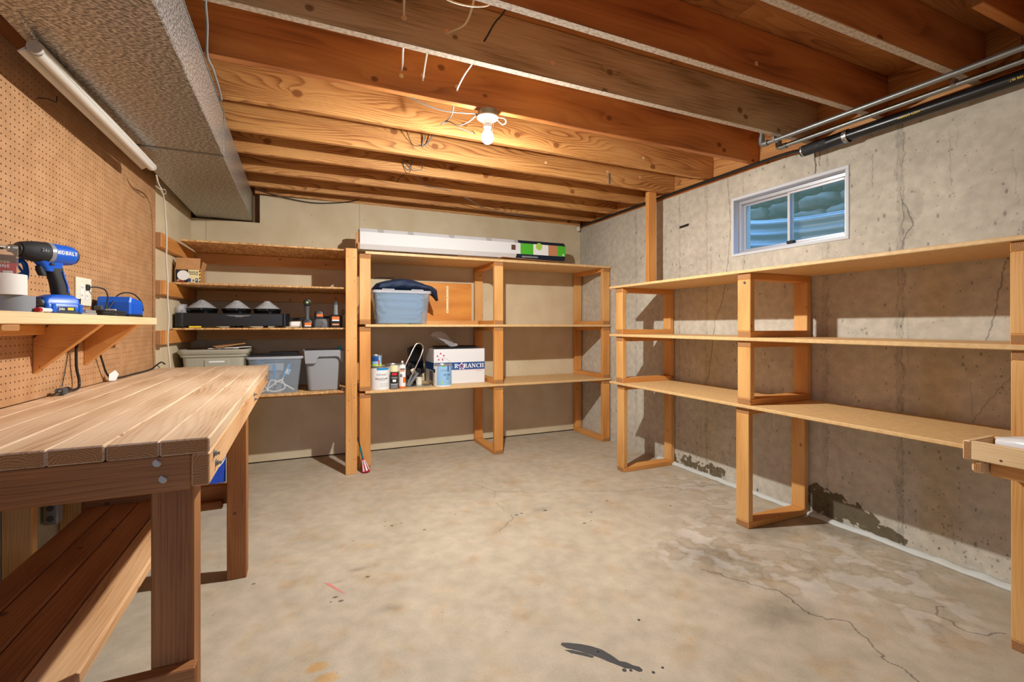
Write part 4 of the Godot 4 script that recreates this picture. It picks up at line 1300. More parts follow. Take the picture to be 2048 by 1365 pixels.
func build_lamp() -> void:
	var t := thing("ceiling_bulb", "bare glowing bulb in a white porcelain holder under a joist", "lamp", Vector3(0.925, 0, -2.392))
	part(t, "pancake_box", lathe([Vector2(0.05, 2.330), Vector2(0.052, 2.332), Vector2(0.052, 2.361)], 24), "dull_steel")
	part(t, "holder_plate", lathe([Vector2(0.022, 2.308), Vector2(0.036, 2.316), Vector2(0.055, 2.320), Vector2(0.058, 2.324), Vector2(0.057, 2.330)], 28), "porcelain")
	part(t, "socket", lathe([Vector2(0.019, 2.270), Vector2(0.0215, 2.272), Vector2(0.022, 2.292), Vector2(0.025, 2.295), Vector2(0.027, 2.309)], 20), "porcelain")
	part(t, "screw_cap", lathe([Vector2(0.0135, 2.254), Vector2(0.0135, 2.270)], 18), "tin")
	var glass := []
	for k in 17:
		var a := PI * k / 16.0
		glass.append(Vector2(sin(a) * 0.0325, 2.2155 - cos(a) * 0.0325) if k < 12 else Vector2(lerpf(0.0255, 0.0135, (k - 11) / 5.0), lerpf(2.236, 2.256, (k - 11) / 5.0)))
	part(t, "bulb", lathe(glass, 24, true, true, 60.0), "lit_bulb")
	part(t, "added_shading_collar", lathe([Vector2(0.0334, 2.214), Vector2(0.0328, 2.226), Vector2(0.027, 2.240), Vector2(0.0175, 2.256), Vector2(0.0150, 2.262)], 28, false, false), "added_collar_film")  # added round the bulb to dim its light on the joists
	part(t, "pull_chain", tube(pts([0.03, 2.315, 0.0, 0.034, 2.29, 0.002, 0.028, 2.26, 0.003, 0.022, 2.245, 0.004]), 0.0012, 6, 3), "chrome")
	var l := OmniLight3D.new()
	l.name = "bulb_light"
	l.position = Vector3(0, 2.2155, 0)
	l.light_color = Color(0.99, 0.99, 0.975)
	l.light_energy = 5.8
	l.light_size = 0.02
	l.omni_range = 14.0
	l.omni_attenuation = 2.0
	l.shadow_enabled = true
	t.add_child(l)

	# unlit shop light hung on chains beside the duct
	var from := wl(0.162, 2.048, 1.56)
	var to := wl(0.162, 2.080, 2.665)
	var f := thing("shop_light", "unlit white strip light hanging on chains above the pegboard", "lamp", from)
	var fz := (to - from).normalized()
	var fx := Vector3.UP.cross(fz).normalized()
	f.basis = Basis(fx, fz.cross(fx), fz)
	var L := from.distance_to(to)
	var hood := []
	for z in [0.0, L]:
		var r := PackedVector3Array()
		for k in 13:
			var a := deg_to_rad(-30.0 + 20.0 * k)
			r.append(Vector3(cos(a) * 0.019, sin(a) * 0.019 + 0.004, z))
		r.append(Vector3(-0.042, -0.022, z))
		r.append(Vector3(-0.044, -0.019, z))
		r.append(Vector3(-0.022, 0.0, z))
		hood.append(r)
	part(f, "housing", sweep(hood, true, true, true, 80.0), "white_enamel")
	part(f, "diffuser_tube", tube([Vector3(0, -0.008, 0.01), Vector3(0, -0.008, L - 0.01)], 0.016, 18, 1), "white_enamel")
	for z in [0.0, L]:
		part(f, "end_cap", tube([Vector3(0, 0, z - 0.006), Vector3(0, 0, z + 0.006)], 0.021, 18, 1), "flap_grey")
	# chains from the housing's ends out to hooks under the duct
	for q in [[Vector3(0.004, 0.018, L - 0.01), Vector3(0.030, 0.017, L + 0.15)], [Vector3(0.004, 0.022, 0.02), Vector3(0.022, 0.050, -0.025)]]:
		var span: Vector3 = q[1] - q[0]
		var n := int(span.length() / 0.0115)
		for k in n:
			var ring := []
			for j in 11:
				var a := TAU * j / 10.0
				ring.append(Vector3(0.0045 * cos(a), 0, 0.0078 * sin(a)))
			var o := part(f, "chain_link", tube(ring, 0.0012, 5, 1), "chrome", q[0] + span * ((k + 0.5) / n))
			o.basis = Basis.looking_at(span.normalized(), Vector3.UP) * Basis(Vector3.BACK, k * PI / 2)
	part(f, "chain_hook", tube([Vector3(-0.03, 0.010, L - 0.03), Vector3(-0.01, 0.021, L - 0.01), Vector3(0.004, 0.018, L - 0.01)], 0.0016, 6, 3), "chrome")
	var cord := []
	for p in pts([-0.721, 2.026, -3.17, -0.725, 2.003, -3.22, -0.735, 2.000, -3.3, -0.751, 2.009, -3.42, -0.768, 1.977, -3.55, -0.770, 1.864, -3.6, -0.765, 1.739, -3.6, -0.767, 1.614, -3.6, -0.760, 1.489, -3.6, -0.760, 1.363, -3.6, -0.754, 1.238, -3.6, -0.760, 1.112, -3.6, -0.753, 0.966, -3.62, -0.752, 0.93, -3.63]):
		cord.append(p)
	solo("power_cord", "white power cord hanging down past the cleats to the bench", "cord", tube(cord, 0.0042, 8, 4), "cord_white")
	solo("spare_cord_loop", "short white cord loop under the strip light end", "cord", tube(pts([-0.735, 2.0, -3.3, -0.745, 1.985, -3.4, -0.742, 2.0, -3.47, -0.735, 2.012, -3.42, -0.738, 1.99, -3.33, -0.745, 1.99, -3.26]), 0.0022, 6, 4), "cord_white")

func build_wiring() -> void:
	var cab := func(label: String, flat: Array, m: String, r := 0.0048, f := 0.55) -> void:
		solo("cable", label, "cable", tube(pts(flat), r, 8, 5, f), m)
	cab.call("pale metal-clad cable dropping from the joists to the duct corner", [-0.29, 2.50, -2.02, -0.319, 2.415, -2.06, -0.336, 2.395, -2.2, -0.361, 2.352, -2.365, -0.357, 2.350, -2.47, -0.358, 2.350, -2.64, -0.362, 2.345, -2.755, -0.366, 2.349, -2.80], "cord_grey", 0.0055, 1.0)
	cab.call("leftmost of three white cables bored through the red joist", [0.459, 2.466, -2.374, 0.458, 2.485, -2.34, 0.433, 2.47, -2.2, 0.40, 2.45, -1.985], "cord_white")
	cab.call("middle of three white cables bored through the red joist", [0.567, 2.439, -2.374, 0.562, 2.454, -2.34, 0.541, 2.46, -2.2, 0.51, 2.46, -1.985], "cord_white")
	cab.call("bent white cable bored through the red joist nearest the bulb", [0.746, 2.425, -2.374, 0.745, 2.437, -2.34, 0.750, 2.456, -2.25, 0.754, 2.46, -2.15, 0.735, 2.45, -1.985], "cord_white")
	cab.call("short cream cable at the top edge of the weathered joist", [0.389, 2.472, -1.956, 0.382, 2.484, -1.92, 0.352, 2.47, -1.75, 0.329, 2.45, -1.59], "cord_cream")
	cab.call("cream cable curving into the weathered joist", [0.569, 2.444, -1.956, 0.585, 2.441, -1.92, 0.617, 2.438, -1.85, 0.614, 2.45, -1.75, 0.578, 2.46, -1.59], "cord_cream")
	cab.call("black cable curving into the weathered joist", [0.735, 2.446, -1.956, 0.746, 2.466, -1.93, 0.749, 2.478, -1.85, 0.752, 2.47, -1.75, 0.72, 2.46, -1.59], "cord_black")
	cab.call("cream cable sagging in a loop between two near joists", [0.30, 2.42, -1.60, 0.459, 2.391, -1.66, 0.540, 2.393, -1.68, 0.627, 2.420, -1.70, 0.670, 2.435, -1.68, 0.72, 2.47, -1.60], "cord_cream")
	cab.call("grey cable along the joist edge to the bulb box", [0.50, 2.366, -2.412, 0.603, 2.345, -2.425, 0.699, 2.339, -2.435, 0.796, 2.346, -2.435, 0.872, 2.345, -2.41], "cord_grey")
	cab.call("grey cable looping down beside the bulb holder", [0.746, 2.40, -2.42, 0.761, 2.369, -2.5, 0.756, 2.353, -2.55, 0.725, 2.336, -2.6, 0.742, 2.342, -2.58, 0.762, 2.337, -2.55, 0.796, 2.312, -2.52, 0.838, 2.316, -2.47, 0.875, 2.343, -2.41], "cord_grey", 0.004)
	cab.call("thin grey cable trailing behind the bulb", [0.806, 2.305, -2.535, 0.82, 2.318, -2.56, 0.882, 2.323, -2.6, 0.941, 2.33, -2.64, 0.97, 2.40, -2.76], "cord_grey", 0.003)
	cab.call("white cable curl on the far side of the bulb holder", [0.975, 2.345, -2.41, 1.034, 2.352, -2.42, 1.050, 2.338, -2.43, 1.033, 2.327, -2.44, 1.000, 2.340, -2.43, 0.975, 2.345, -2.42], "cord_white", 0.004)
	cab.call("grey cable stub hanging under the second lit joist", [0.774, 2.53, -3.10, 0.770, 2.487, -3.15, 0.763, 2.449, -3.19, 0.766, 2.426, -3.2, 0.794, 2.451, -3.19, 0.826, 2.50, -3.12], "cord_grey", 0.004)
	cab.call("dark cable loop on the second lit joist", [0.777, 2.491, -3.16, 0.756, 2.436, -3.203, 0.696, 2.429, -3.205, 0.640, 2.49, -3.14], "cord_black", 0.0025)
	cab.call("tangled grey cable coil on the third lit joist", [0.776, 2.50, -3.55, 0.776, 2.449, -3.58, 0.754, 2.384, -3.6, 0.709, 2.416, -3.6, 0.727, 2.431, -3.58, 0.780, 2.388, -3.6, 0.830, 2.394, -3.6, 0.859, 2.414, -3.59, 0.846, 2.48, -3.56], "cord_grey", 0.004)
	cab.call("dark cable tail of the coil on the third lit joist", [0.776, 2.470, -3.56, 0.763, 2.375, -3.604, 0.736, 2.362, -3.604, 0.715, 2.398, -3.60, 0.70, 2.46, -3.57], "cord_black", 0.0028)
	cab.call("long grey cable sagging across the farthest joists", [0.87, 2.48, -3.98, 0.910, 2.457, -4.0, 0.979, 2.407, -4.02, 1.114, 2.40, -4.03, 1.204, 2.39, -4.04, 1.400, 2.353, -4.10, 1.611, 2.350, -4.3, 1.848, 2.353, -4.43, 2.020, 2.352, -4.47, 2.25, 2.354, -4.5], "cord_grey", 0.005)
	cab.call("dark cable stub at a joist hole near the back wall", [0.745, 2.408, -4.034, 0.762, 2.443, -4.0, 0.802, 2.467, -3.95, 0.833, 2.47, -3.66], "cord_black", 0.0035)
	cab.call("black cable sagging along the top of the drywall", [-0.35, 2.345, -4.50, -0.274, 2.340, -4.55, -0.162, 2.335, -4.62, -0.002, 2.319, -4.645, 0.122, 2.314, -4.648, 0.271, 2.330, -4.648, 0.401, 2.352, -4.64, 0.50, 2.375, -4.6], "cord_black", 0.0055, 0.8)

# ---------------------------------------------------------------- things on the pegboard shelf and bench
func ring_roll(r: float, r_in: float, h: float) -> ArrayMesh:
	return lathe([Vector2(r_in, 0.0), Vector2(r - 0.001, 0.0), Vector2(r, 0.001), Vector2(r, h - 0.001), Vector2(r - 0.001, h), Vector2(r_in, h), Vector2(r_in, 0.0)], 40, false, false)

func build_peg_items() -> void:
	var Y := 1.2415
	var t := thing("tape_roll", "silver grey duct tape roll on the pine shelf below a white roll", "tape", wl(0.112, Y, 2.712), WALL_TURN)
	part(t, "tape", ring_roll(0.066, 0.040, 0.050), "tape_grey")
	part(t, "core", ring_roll(0.0398, 0.038, 0.050), "cardboard")
	var t2 := thing("tape_roll", "white tape roll stacked on the grey duct tape", "tape", wl(0.112, Y + 0.0505, 2.742), WALL_TURN)
	part(t2, "tape", ring_roll(0.060, 0.038, 0.062), "tape_white")
	part(t2, "core", ring_roll(0.0378, 0.036, 0.062), "cardboard")

	var c := thing("sealant_pack", "clear blister pack with red silicone card on the white tape roll", "package", wl(0.108, Y + 0.113, 2.752), WALL_TURN + 0.55)
	part(c, "card", plain(Vector3(0.088, 0.058, 0.003), 0.001), "ink_brown", Vector3(0, 0.029, 0))
	part(c, "red_band", plain(Vector3(0.0885, 0.034, 0.0034), 0.0005), "ink_red", Vector3(0, 0.017, 0))
	part(c, "lettering", letters("SILICONE", 0.009, "Droid Sans", true), "ink_white", Vector3(0.002, 0.024, 0.0021))
	part(c, "lettering", letters("ADVANCED", 0.0065, "Droid Serif", true), "ink_cream", Vector3(0.004, 0.036, 0.0021))
	part(c, "emblem", slab(disc(0.009), 0.0006), "ink_black", Vector3(0.0, 0.050, 0.0017))
	for k in 3:
		part(c, "picture_square", plain(Vector3(0.021, 0.009, 0.0008), 0.0002), ["ink_white", "ink_sky", "ink_white"][k], Vector3(-0.026 + 0.026 * k, 0.006, 0.0019))
	part(c, "blister_shell", plain(Vector3(0.096, 0.088, 0.012), 0.004), "blister", Vector3(0, 0.044, 0.0))
	part(c, "hang_slot", plain(Vector3(0.036, 0.006, 0.0125), 0.0024), "soft_black", Vector3(0.0, 0.076, 0))

	# openwork spring clamp
	var k := thing("spring_clamp", "blue openwork plastic clamp behind the tape rolls", "clamp", wl(0.06, Y, 2.56), WALL_TURN + 1.1)
	var outline := [Vector3(0.0, 0.004, 0), Vector3(-0.006, 0.05, 0), Vector3(-0.010, 0.11, 0), Vector3(0.0, 0.155, 0), Vector3(0.02, 0.176, 0), Vector3(0.036, 0.165, 0), Vector3(0.040, 0.13, 0), Vector3(0.030, 0.10, 0), Vector3(0.016, 0.07, 0), Vector3(0.014, 0.03, 0), Vector3(0.012, 0.004, 0), Vector3(0.0, 0.004, 0)]
	part(k, "frame", tube(outline, 0.0055, 8, 4, 1.6), "tool_blue")
	for q in [[-0.008, 0.12, 0.038, 0.14], [-0.006, 0.085, 0.032, 0.105], [0.0, 0.06, 0.026, 0.10], [0.01, 0.165, 0.036, 0.13]]:
		part(k, "web", tube([Vector3(q[0], q[1], 0), Vector3(q[2], q[3], 0)], 0.0035, 6, 1), "tool_blue")
	part(k, "foot", plain(Vector3(0.024, 0.012, 0.02), 0.004), "tool_blue", Vector3(0.006, 0.006, 0))

	build_driver(Y)

	# white nozzle and aluminium offcuts lying at the shelf edge
	var n := thing("sealant_nozzle", "white nozzle with a red cap lying at the shelf edge", "nozzle", wl(0.188, Y + 0.0085, 2.69), WALL_TURN)
	part(n, "tip", tube([Vector3(0, 0, 0), Vector3(0, 0, -0.05)], 0.0065, 12, 1), "white_plastic")
	part(n, "collar", tube([Vector3(0, 0, 0.0), Vector3(0, 0, 0.012)], 0.0084, 12, 1), "white_plastic")
	part(n, "cap", tube([Vector3(0, 0, 0.012), Vector3(0, 0, 0.026)], 0.0075, 12, 1), "cone_red")
	for i in 2:
		solo("flat_bar", ["lower dull aluminium bar beside the driver's battery", "upper dull aluminium bar lying on another"][i], "bar", plain(Vector3(0.04, 0.010, 0.13), 0.001), "aluminium", wl(0.14, Y + 0.005 + i * 0.0105, 2.28 - i * 0.012), Vector3(0, WALL_TURN + 0.12 * i, 0))

	# outlet with two gangs and the charger cord plugged in
	var o := thing("wall_outlet", "ivory double outlet plate on the pegboard", "outlet", wl(0.0105, 1.352, 1.939), WALL_TURN + PI / 2)
	part(o, "plate", plain(Vector3(0.146, 0.124, 0.007), 0.003), "ivory", Vector3(0, 0, 0.0035))
	for g in 2:
		var rc := part(o, "receptacle", loft([[0.0, 0.0165, 0.034, 0.012], [0.002, 0.0165, 0.034, 0.012]]), "white_plastic", Vector3(-0.023 + 0.046 * g, 0.0, 0.0066), Vector3(PI / 2, 0, 0))
		for h in 2:
			for q in [[-0.0055, 0.0], [0.0055, 0.0]]:
				part(rc, "slot", plain(Vector3(0.002, 0.0006, 0.008), 0.0002), "ink_black", Vector3(q[0], 0.0022, -0.018 + 0.036 * h))
		part(o, "plate_screw", lathe([Vector2(0.0032, 0), Vector2(0.003, 0.001)], 10), "ivory", Vector3(-0.023 + 0.046 * g, 0.048, 0.007), Vector3(PI / 2, 0, 0))
	var ch := thing("battery_charger", "blue ribbed battery charger at the end of the pine shelf", "charger", wl(0.095, Y, 1.765), WALL_TURN)
	var prof := poly([-0.085, 0.012, -0.085, 0.066, -0.06, 0.084, 0.075, 0.096, 0.088, 0.070, 0.088, 0.012])
	part(ch, "shell", slab(prof, 0.13, 0.006), "tool_blue", Vector3(0.065, 0, 0), Vector3(0, PI / 2 + PI, 0))
	part(ch, "base", plain(Vector3(0.128, 0.013, 0.172), 0.003), "black_plastic", Vector3(0, 0.0065, 0))
	for i in 9:
		part(ch, "rib", plain(Vector3(0.006, 0.044, 0.006), 0.002), "tool_blue", Vector3(0.066, 0.042, -0.06 + i * 0.015))
	solo("charger_cord", "black cord arching from the outlet plug to the blue charger", "cord", tube([wl(0.03, 1.373, 1.925), wl(0.05, 1.376, 1.90), wl(0.07, 1.366, 1.872), wl(0.078, 1.335, 1.868), wl(0.075, 1.29, 1.872), wl(0.08, 1.27, 1.885), wl(0.09, 1.30, 1.86), wl(0.10, 1.345, 1.82), wl(0.115, 1.362, 1.76), wl(0.135, 1.355, 1.715), wl(0.155, 1.32, 1.69), wl(0.164, 1.275, 1.69)], 0.0032, 8, 5), "cord_black")
	var pg := thing("wall_plug", "black right-angle plug in the ivory outlet", "plug", wl(0.019, 1.373, 1.918), WALL_TURN)
	part(pg, "body", plain(Vector3(0.022, 0.026, 0.022), 0.004), "black_plastic")
	solo("plug_adapter", "small dark plug adapter standing below the outlet", "adapter", plain(Vector3(0.03, 0.05, 0.026), 0.003), "dark_grey", wl(0.06, Y + 0.025, 1.91), Vector3(0, WALL_TURN, 0))
	# coiled black cord
	var b := thing("cord_bundle", "bundled black cord lying along the shelf edge", "cord", wl(0.15, Y, 2.05), WALL_TURN)
	for i in 6:
		var r := 0.004
		var oy: float = 0.005 + 0.008 * (i / 2)
		var w := 0.012 + 0.004 * (i % 3)
		var z0 := -0.12 - 0.006 * (i % 3)
		part(b, "loop", tube(pts([-w, oy, 0.1, -w, oy, 0.0, -w, oy, -0.1, 0, oy + 0.002, z0, w, oy, -0.1, w, oy, 0.0, w, oy, 0.1, 0, oy + 0.001, 0.115, -w, oy, 0.1]), r, 7, 4), "soft_black")
	part(b, "tie", plain(Vector3(0.038, 0.03, 0.012), 0.005), "cord_cream", Vector3(0, 0.016, 0.0))

	# cords hanging under the shelf to the bench
	var top := 0.9265
	var p := thing("extension_plug", "black three-prong plug on its cord lying on the bench by the pegboard", "cord", Vector3.ZERO)
	part(p, "cord", tube([wl(0.03, 1.20, 2.03), wl(0.03, 1.129, 2.034), wl(0.032, 1.098, 2.05), wl(0.03, 1.023, 2.043), wl(0.034, 0.965, 2.03), wl(0.04, 0.937, 2.05), wl(0.045, 0.933, 2.10), wl(0.047, 0.938, 2.17)], 0.0055, 8, 6), "cord_black")
	part(p, "plug_body", tube([wl(0.047, top + 0.014, 2.165), wl(0.047, top + 0.014, 2.18), wl(0.048, top + 0.014, 2.205), wl(0.048, top + 0.014, 2.225)], 0.0135, 10, 1), "black_plastic")
	part(p, "plug_body", plain(Vector3(0.03, 0.026, 0.034), 0.004), "dark_grey", wl(0.048, top + 0.014, 2.215), Vector3(0, WALL_TURN, 0))
	for q in [[0.041, 0.019], [0.055, 0.019], [0.048, 0.008]]:
		part(p, "prong", plain(Vector3(0.0018, 0.006, 0.024), 0.0004), "steel", wl(q[0], top + q[1], 2.243), Vector3(0, WALL_TURN, 0))
	var e := thing("tagged_cord", "grey-black cord with a white paper tag running along the bench back", "cord", Vector3.ZERO)
	part(e, "cord", tube([wl(0.03, 1.10, 1.835), wl(0.03, 1.068, 1.812), wl(0.03, 1.013, 1.773), wl(0.03, 0.974, 1.744), wl(0.034, 0.945, 1.70), wl(0.04, 0.934, 1.60), wl(0.035, 0.932, 1.43), wl(0.03, 0.932, 1.106), wl(0.03, 0.955, 0.95), wl(0.032, 0.962, 0.89), wl(0.035, 0.945, 0.83)], 0.0045, 8, 5), "cord_black")
	part(e, "paper_tag", slab(poly([-0.022, -0.024, 0.010, -0.026, 0.024, 0.004, 0.008, 0.026, -0.020, 0.008]), 0.0006), "paper_white", wl(0.05, 0.955, 1.715), Vector3(0, WALL_TURN + 0.9, 0), "white paper tag")
	solo("loose_wire", "thin dark wire dangling on the pegboard between the brackets", "wire", tube([wl(0.014, 1.14, 2.06), wl(0.014, 1.05, 2.085), wl(0.016, 0.95, 2.13)], 0.0016, 6, 4), "cord_black")

# cordless impact driver standing on its battery
func build_driver(Y: float) -> void:
	var t := thing("impact_driver", "blue and black cordless impact driver standing on its battery", "power tool", wl(0.130, Y, 2.515), atan2(-0.52, 0.85))
	# local axes: +z is the nose, y up
	var hy := 0.207
	var turn := Vector3(PI / 2, 0, 0)
	# gear case (black) and motor housing (blue), turned about z
	part(t, "gear_case", lathe([Vector2(0.014, 0.088), Vector2(0.024, 0.087), Vector2(0.027, 0.080), Vector2(0.0315, 0.062), Vector2(0.0355, 0.035), Vector2(0.036, 0.012)], 28, true, true), "soft_black", Vector3(0, hy, 0), turn)
	part(t, "nose_ring", lathe([Vector2(0.020, 0.0865), Vector2(0.0205, 0.092), Vector2(0.015, 0.094)], 24), "dark_grey", Vector3(0, hy, 0), turn)
	part(t, "collar", lathe([Vector2(0.0125, 0.09), Vector2(0.0135, 0.10), Vector2(0.0125, 0.112), Vector2(0.009, 0.114)], 20), "black_plastic", Vector3(0, hy, 0), turn)
	part(t, "chuck", lathe([Vector2(0.008, 0.112), Vector2(0.008, 0.120)], 16), "steel", Vector3(0, hy, 0), turn)
	part(t, "driver_bit", lathe([Vector2(0.0042, 0.118), Vector2(0.0042, 0.150), Vector2(0.003, 0.152), Vector2(0.003, 0.158), Vector2(0.0042, 0.160), Vector2(0.0042, 0.172), Vector2(0.001, 0.178)], 6), "dull_steel", Vector3(0, hy, 0), turn)
	part(t, "grey_band", lathe([Vector2(0.0372, -0.002), Vector2(0.0375, 0.012), Vector2(0.0365, 0.013)], 28), "tape_grey", Vector3(0, hy, 0), turn)
	part(t, "motor_housing", lathe([Vector2(0.026, -0.080), Vector2(0.032, -0.074), Vector2(0.0355, -0.055), Vector2(0.0365, -0.003)], 28), "tool_blue", Vector3(0, hy, 0), turn)
	part(t, "rear_cap", lathe([Vector2(0.020, -0.087), Vector2(0.027, -0.084), Vector2(0.0285, -0.076)], 28), "soft_black", Vector3(0, hy, 0), turn)
	for i in 3:
		part(t, "vent_slot", plain(Vector3(0.004, 0.003, 0.03), 0.001), "ink_black", Vector3(-0.0345, hy - 0.008 + 0.008 * i, -0.045))
	var txt := part(t, "lettering", letters("KOBALT", 0.0125, "Droid Sans", true), "ink_white", Vector3(0.0365, hy + 0.004, -0.035), Vector3(0, PI / 2, 0))
	part(t, "lettering", letters("24v", 0.010, "Droid Sans", true), "tool_grey", Vector3(0.0365, hy + 0.004, 0.034), Vector3(0, PI / 2, 0))
	# grip: swept rounded sections from the housing to the base
	part(t, "grip_root", loft([[0.145, 0.016, 0.030, 0.014, 0.0, -0.012], [0.165, 0.017, 0.036, 0.015, 0.0, -0.006], [0.185, 0.022, 0.046, 0.018, 0.0, 0.002]], true, true), "tool_blue")
	part(t, "grip", loft([[0.066, 0.019, 0.026, 0.016, 0.0, -0.042], [0.085, 0.0185, 0.025, 0.016, 0.0, -0.038], [0.110, 0.018, 0.024, 0.016, 0.0, -0.032], [0.135, 0.0172, 0.024, 0.015, 0.0, -0.024], [0.160, 0.0165, 0.026, 0.014, 0.0, -0.018]], true, true, 40.0), "soft_black")
	part(t, "grip_stripe", tube(pts([0.0185, 0.075, -0.050, 0.0188, 0.10, -0.048, 0.0182, 0.125, -0.040, 0.0172, 0.150, -0.034]), 0.003, 8, 4), "tool_blue")
	part(t, "trigger", loft([[0.128, 0.009, 0.010, 0.007, 0.0, 0.016], [0.142, 0.0095, 0.013, 0.008, 0.0, 0.020], [0.160, 0.0095, 0.012, 0.008, 0.0, 0.024]], true, true), "black_plastic")
	part(t, "direction_switch", plain(Vector3(0.045, 0.008, 0.014), 0.002), "black_plastic", Vector3(0, 0.170, 0.000))
	# foot and battery
	part(t, "foot", loft([[0.034, 0.036, 0.062, 0.014, 0.0, -0.022], [0.052, 0.034, 0.058, 0.014, 0.0, -0.024], [0.066, 0.022, 0.036, 0.014, 0.0, -0.036]], true, true, 50.0), "tool_blue")
	var lamp := part(t, "work_lamp", lathe([Vector2(0.012, 0), Vector2(0.013, 0.010), Vector2(0.010, 0.015), Vector2(0.004, 0.018)], 18), "dark_grey", Vector3(0.018, 0.036, 0.034), Vector3(PI / 2, 0.5, 0))
	part(t, "lamp_housing", plain(Vector3(0.058, 0.034, 0.026), 0.006), "black_plastic", Vector3(-0.004, 0.034, 0.030))
	part(t, "battery", loft([[0.0, 0.037, 0.060, 0.012, 0.0, -0.026], [0.006, 0.039, 0.062, 0.012, 0.0, -0.026], [0.030, 0.039, 0.062, 0.012, 0.0, -0.026], [0.034, 0.037, 0.060, 0.012, 0.0, -0.026]], true, true, 50.0), "tool_blue")
	part(t, "battery_base", loft([[0.0, 0.0385, 0.0615, 0.012, 0.0, -0.026], [0.009, 0.0397, 0.0627, 0.012, 0.0, -0.026]], true, true), "dark_grey")
	part(t, "battery_label", plain(Vector3(0.001, 0.014, 0.055), 0.0002), "ink_black", Vector3(0.0395, 0.017, -0.03))
	part(t, "battery_lettering", letters("24v", 0.009, "Droid Sans", true), "ink_white", Vector3(0.0402, 0.0165, -0.013), Vector3(0, PI / 2, 0))
	part(t, "battery_label", plain(Vector3(0.0006, 0.009, 0.020), 0.0002), "ink_yellow", Vector3(0.0402, 0.017, -0.042))
	part(t, "belt_clip", loft([[0.036, 0.012, 0.010, 0.004, 0.0, -0.092], [0.056, 0.014, 0.012, 0.004, 0.0, -0.090]], true, true), "black_plastic")
	for i in 2:
		part(t, "latch_knob", lathe([Vector2(0.012, 0), Vector2(0.012, 0.03)], 14), "tool_blue", Vector3(0.030, 0.004, [-0.076, 0.012][i]))

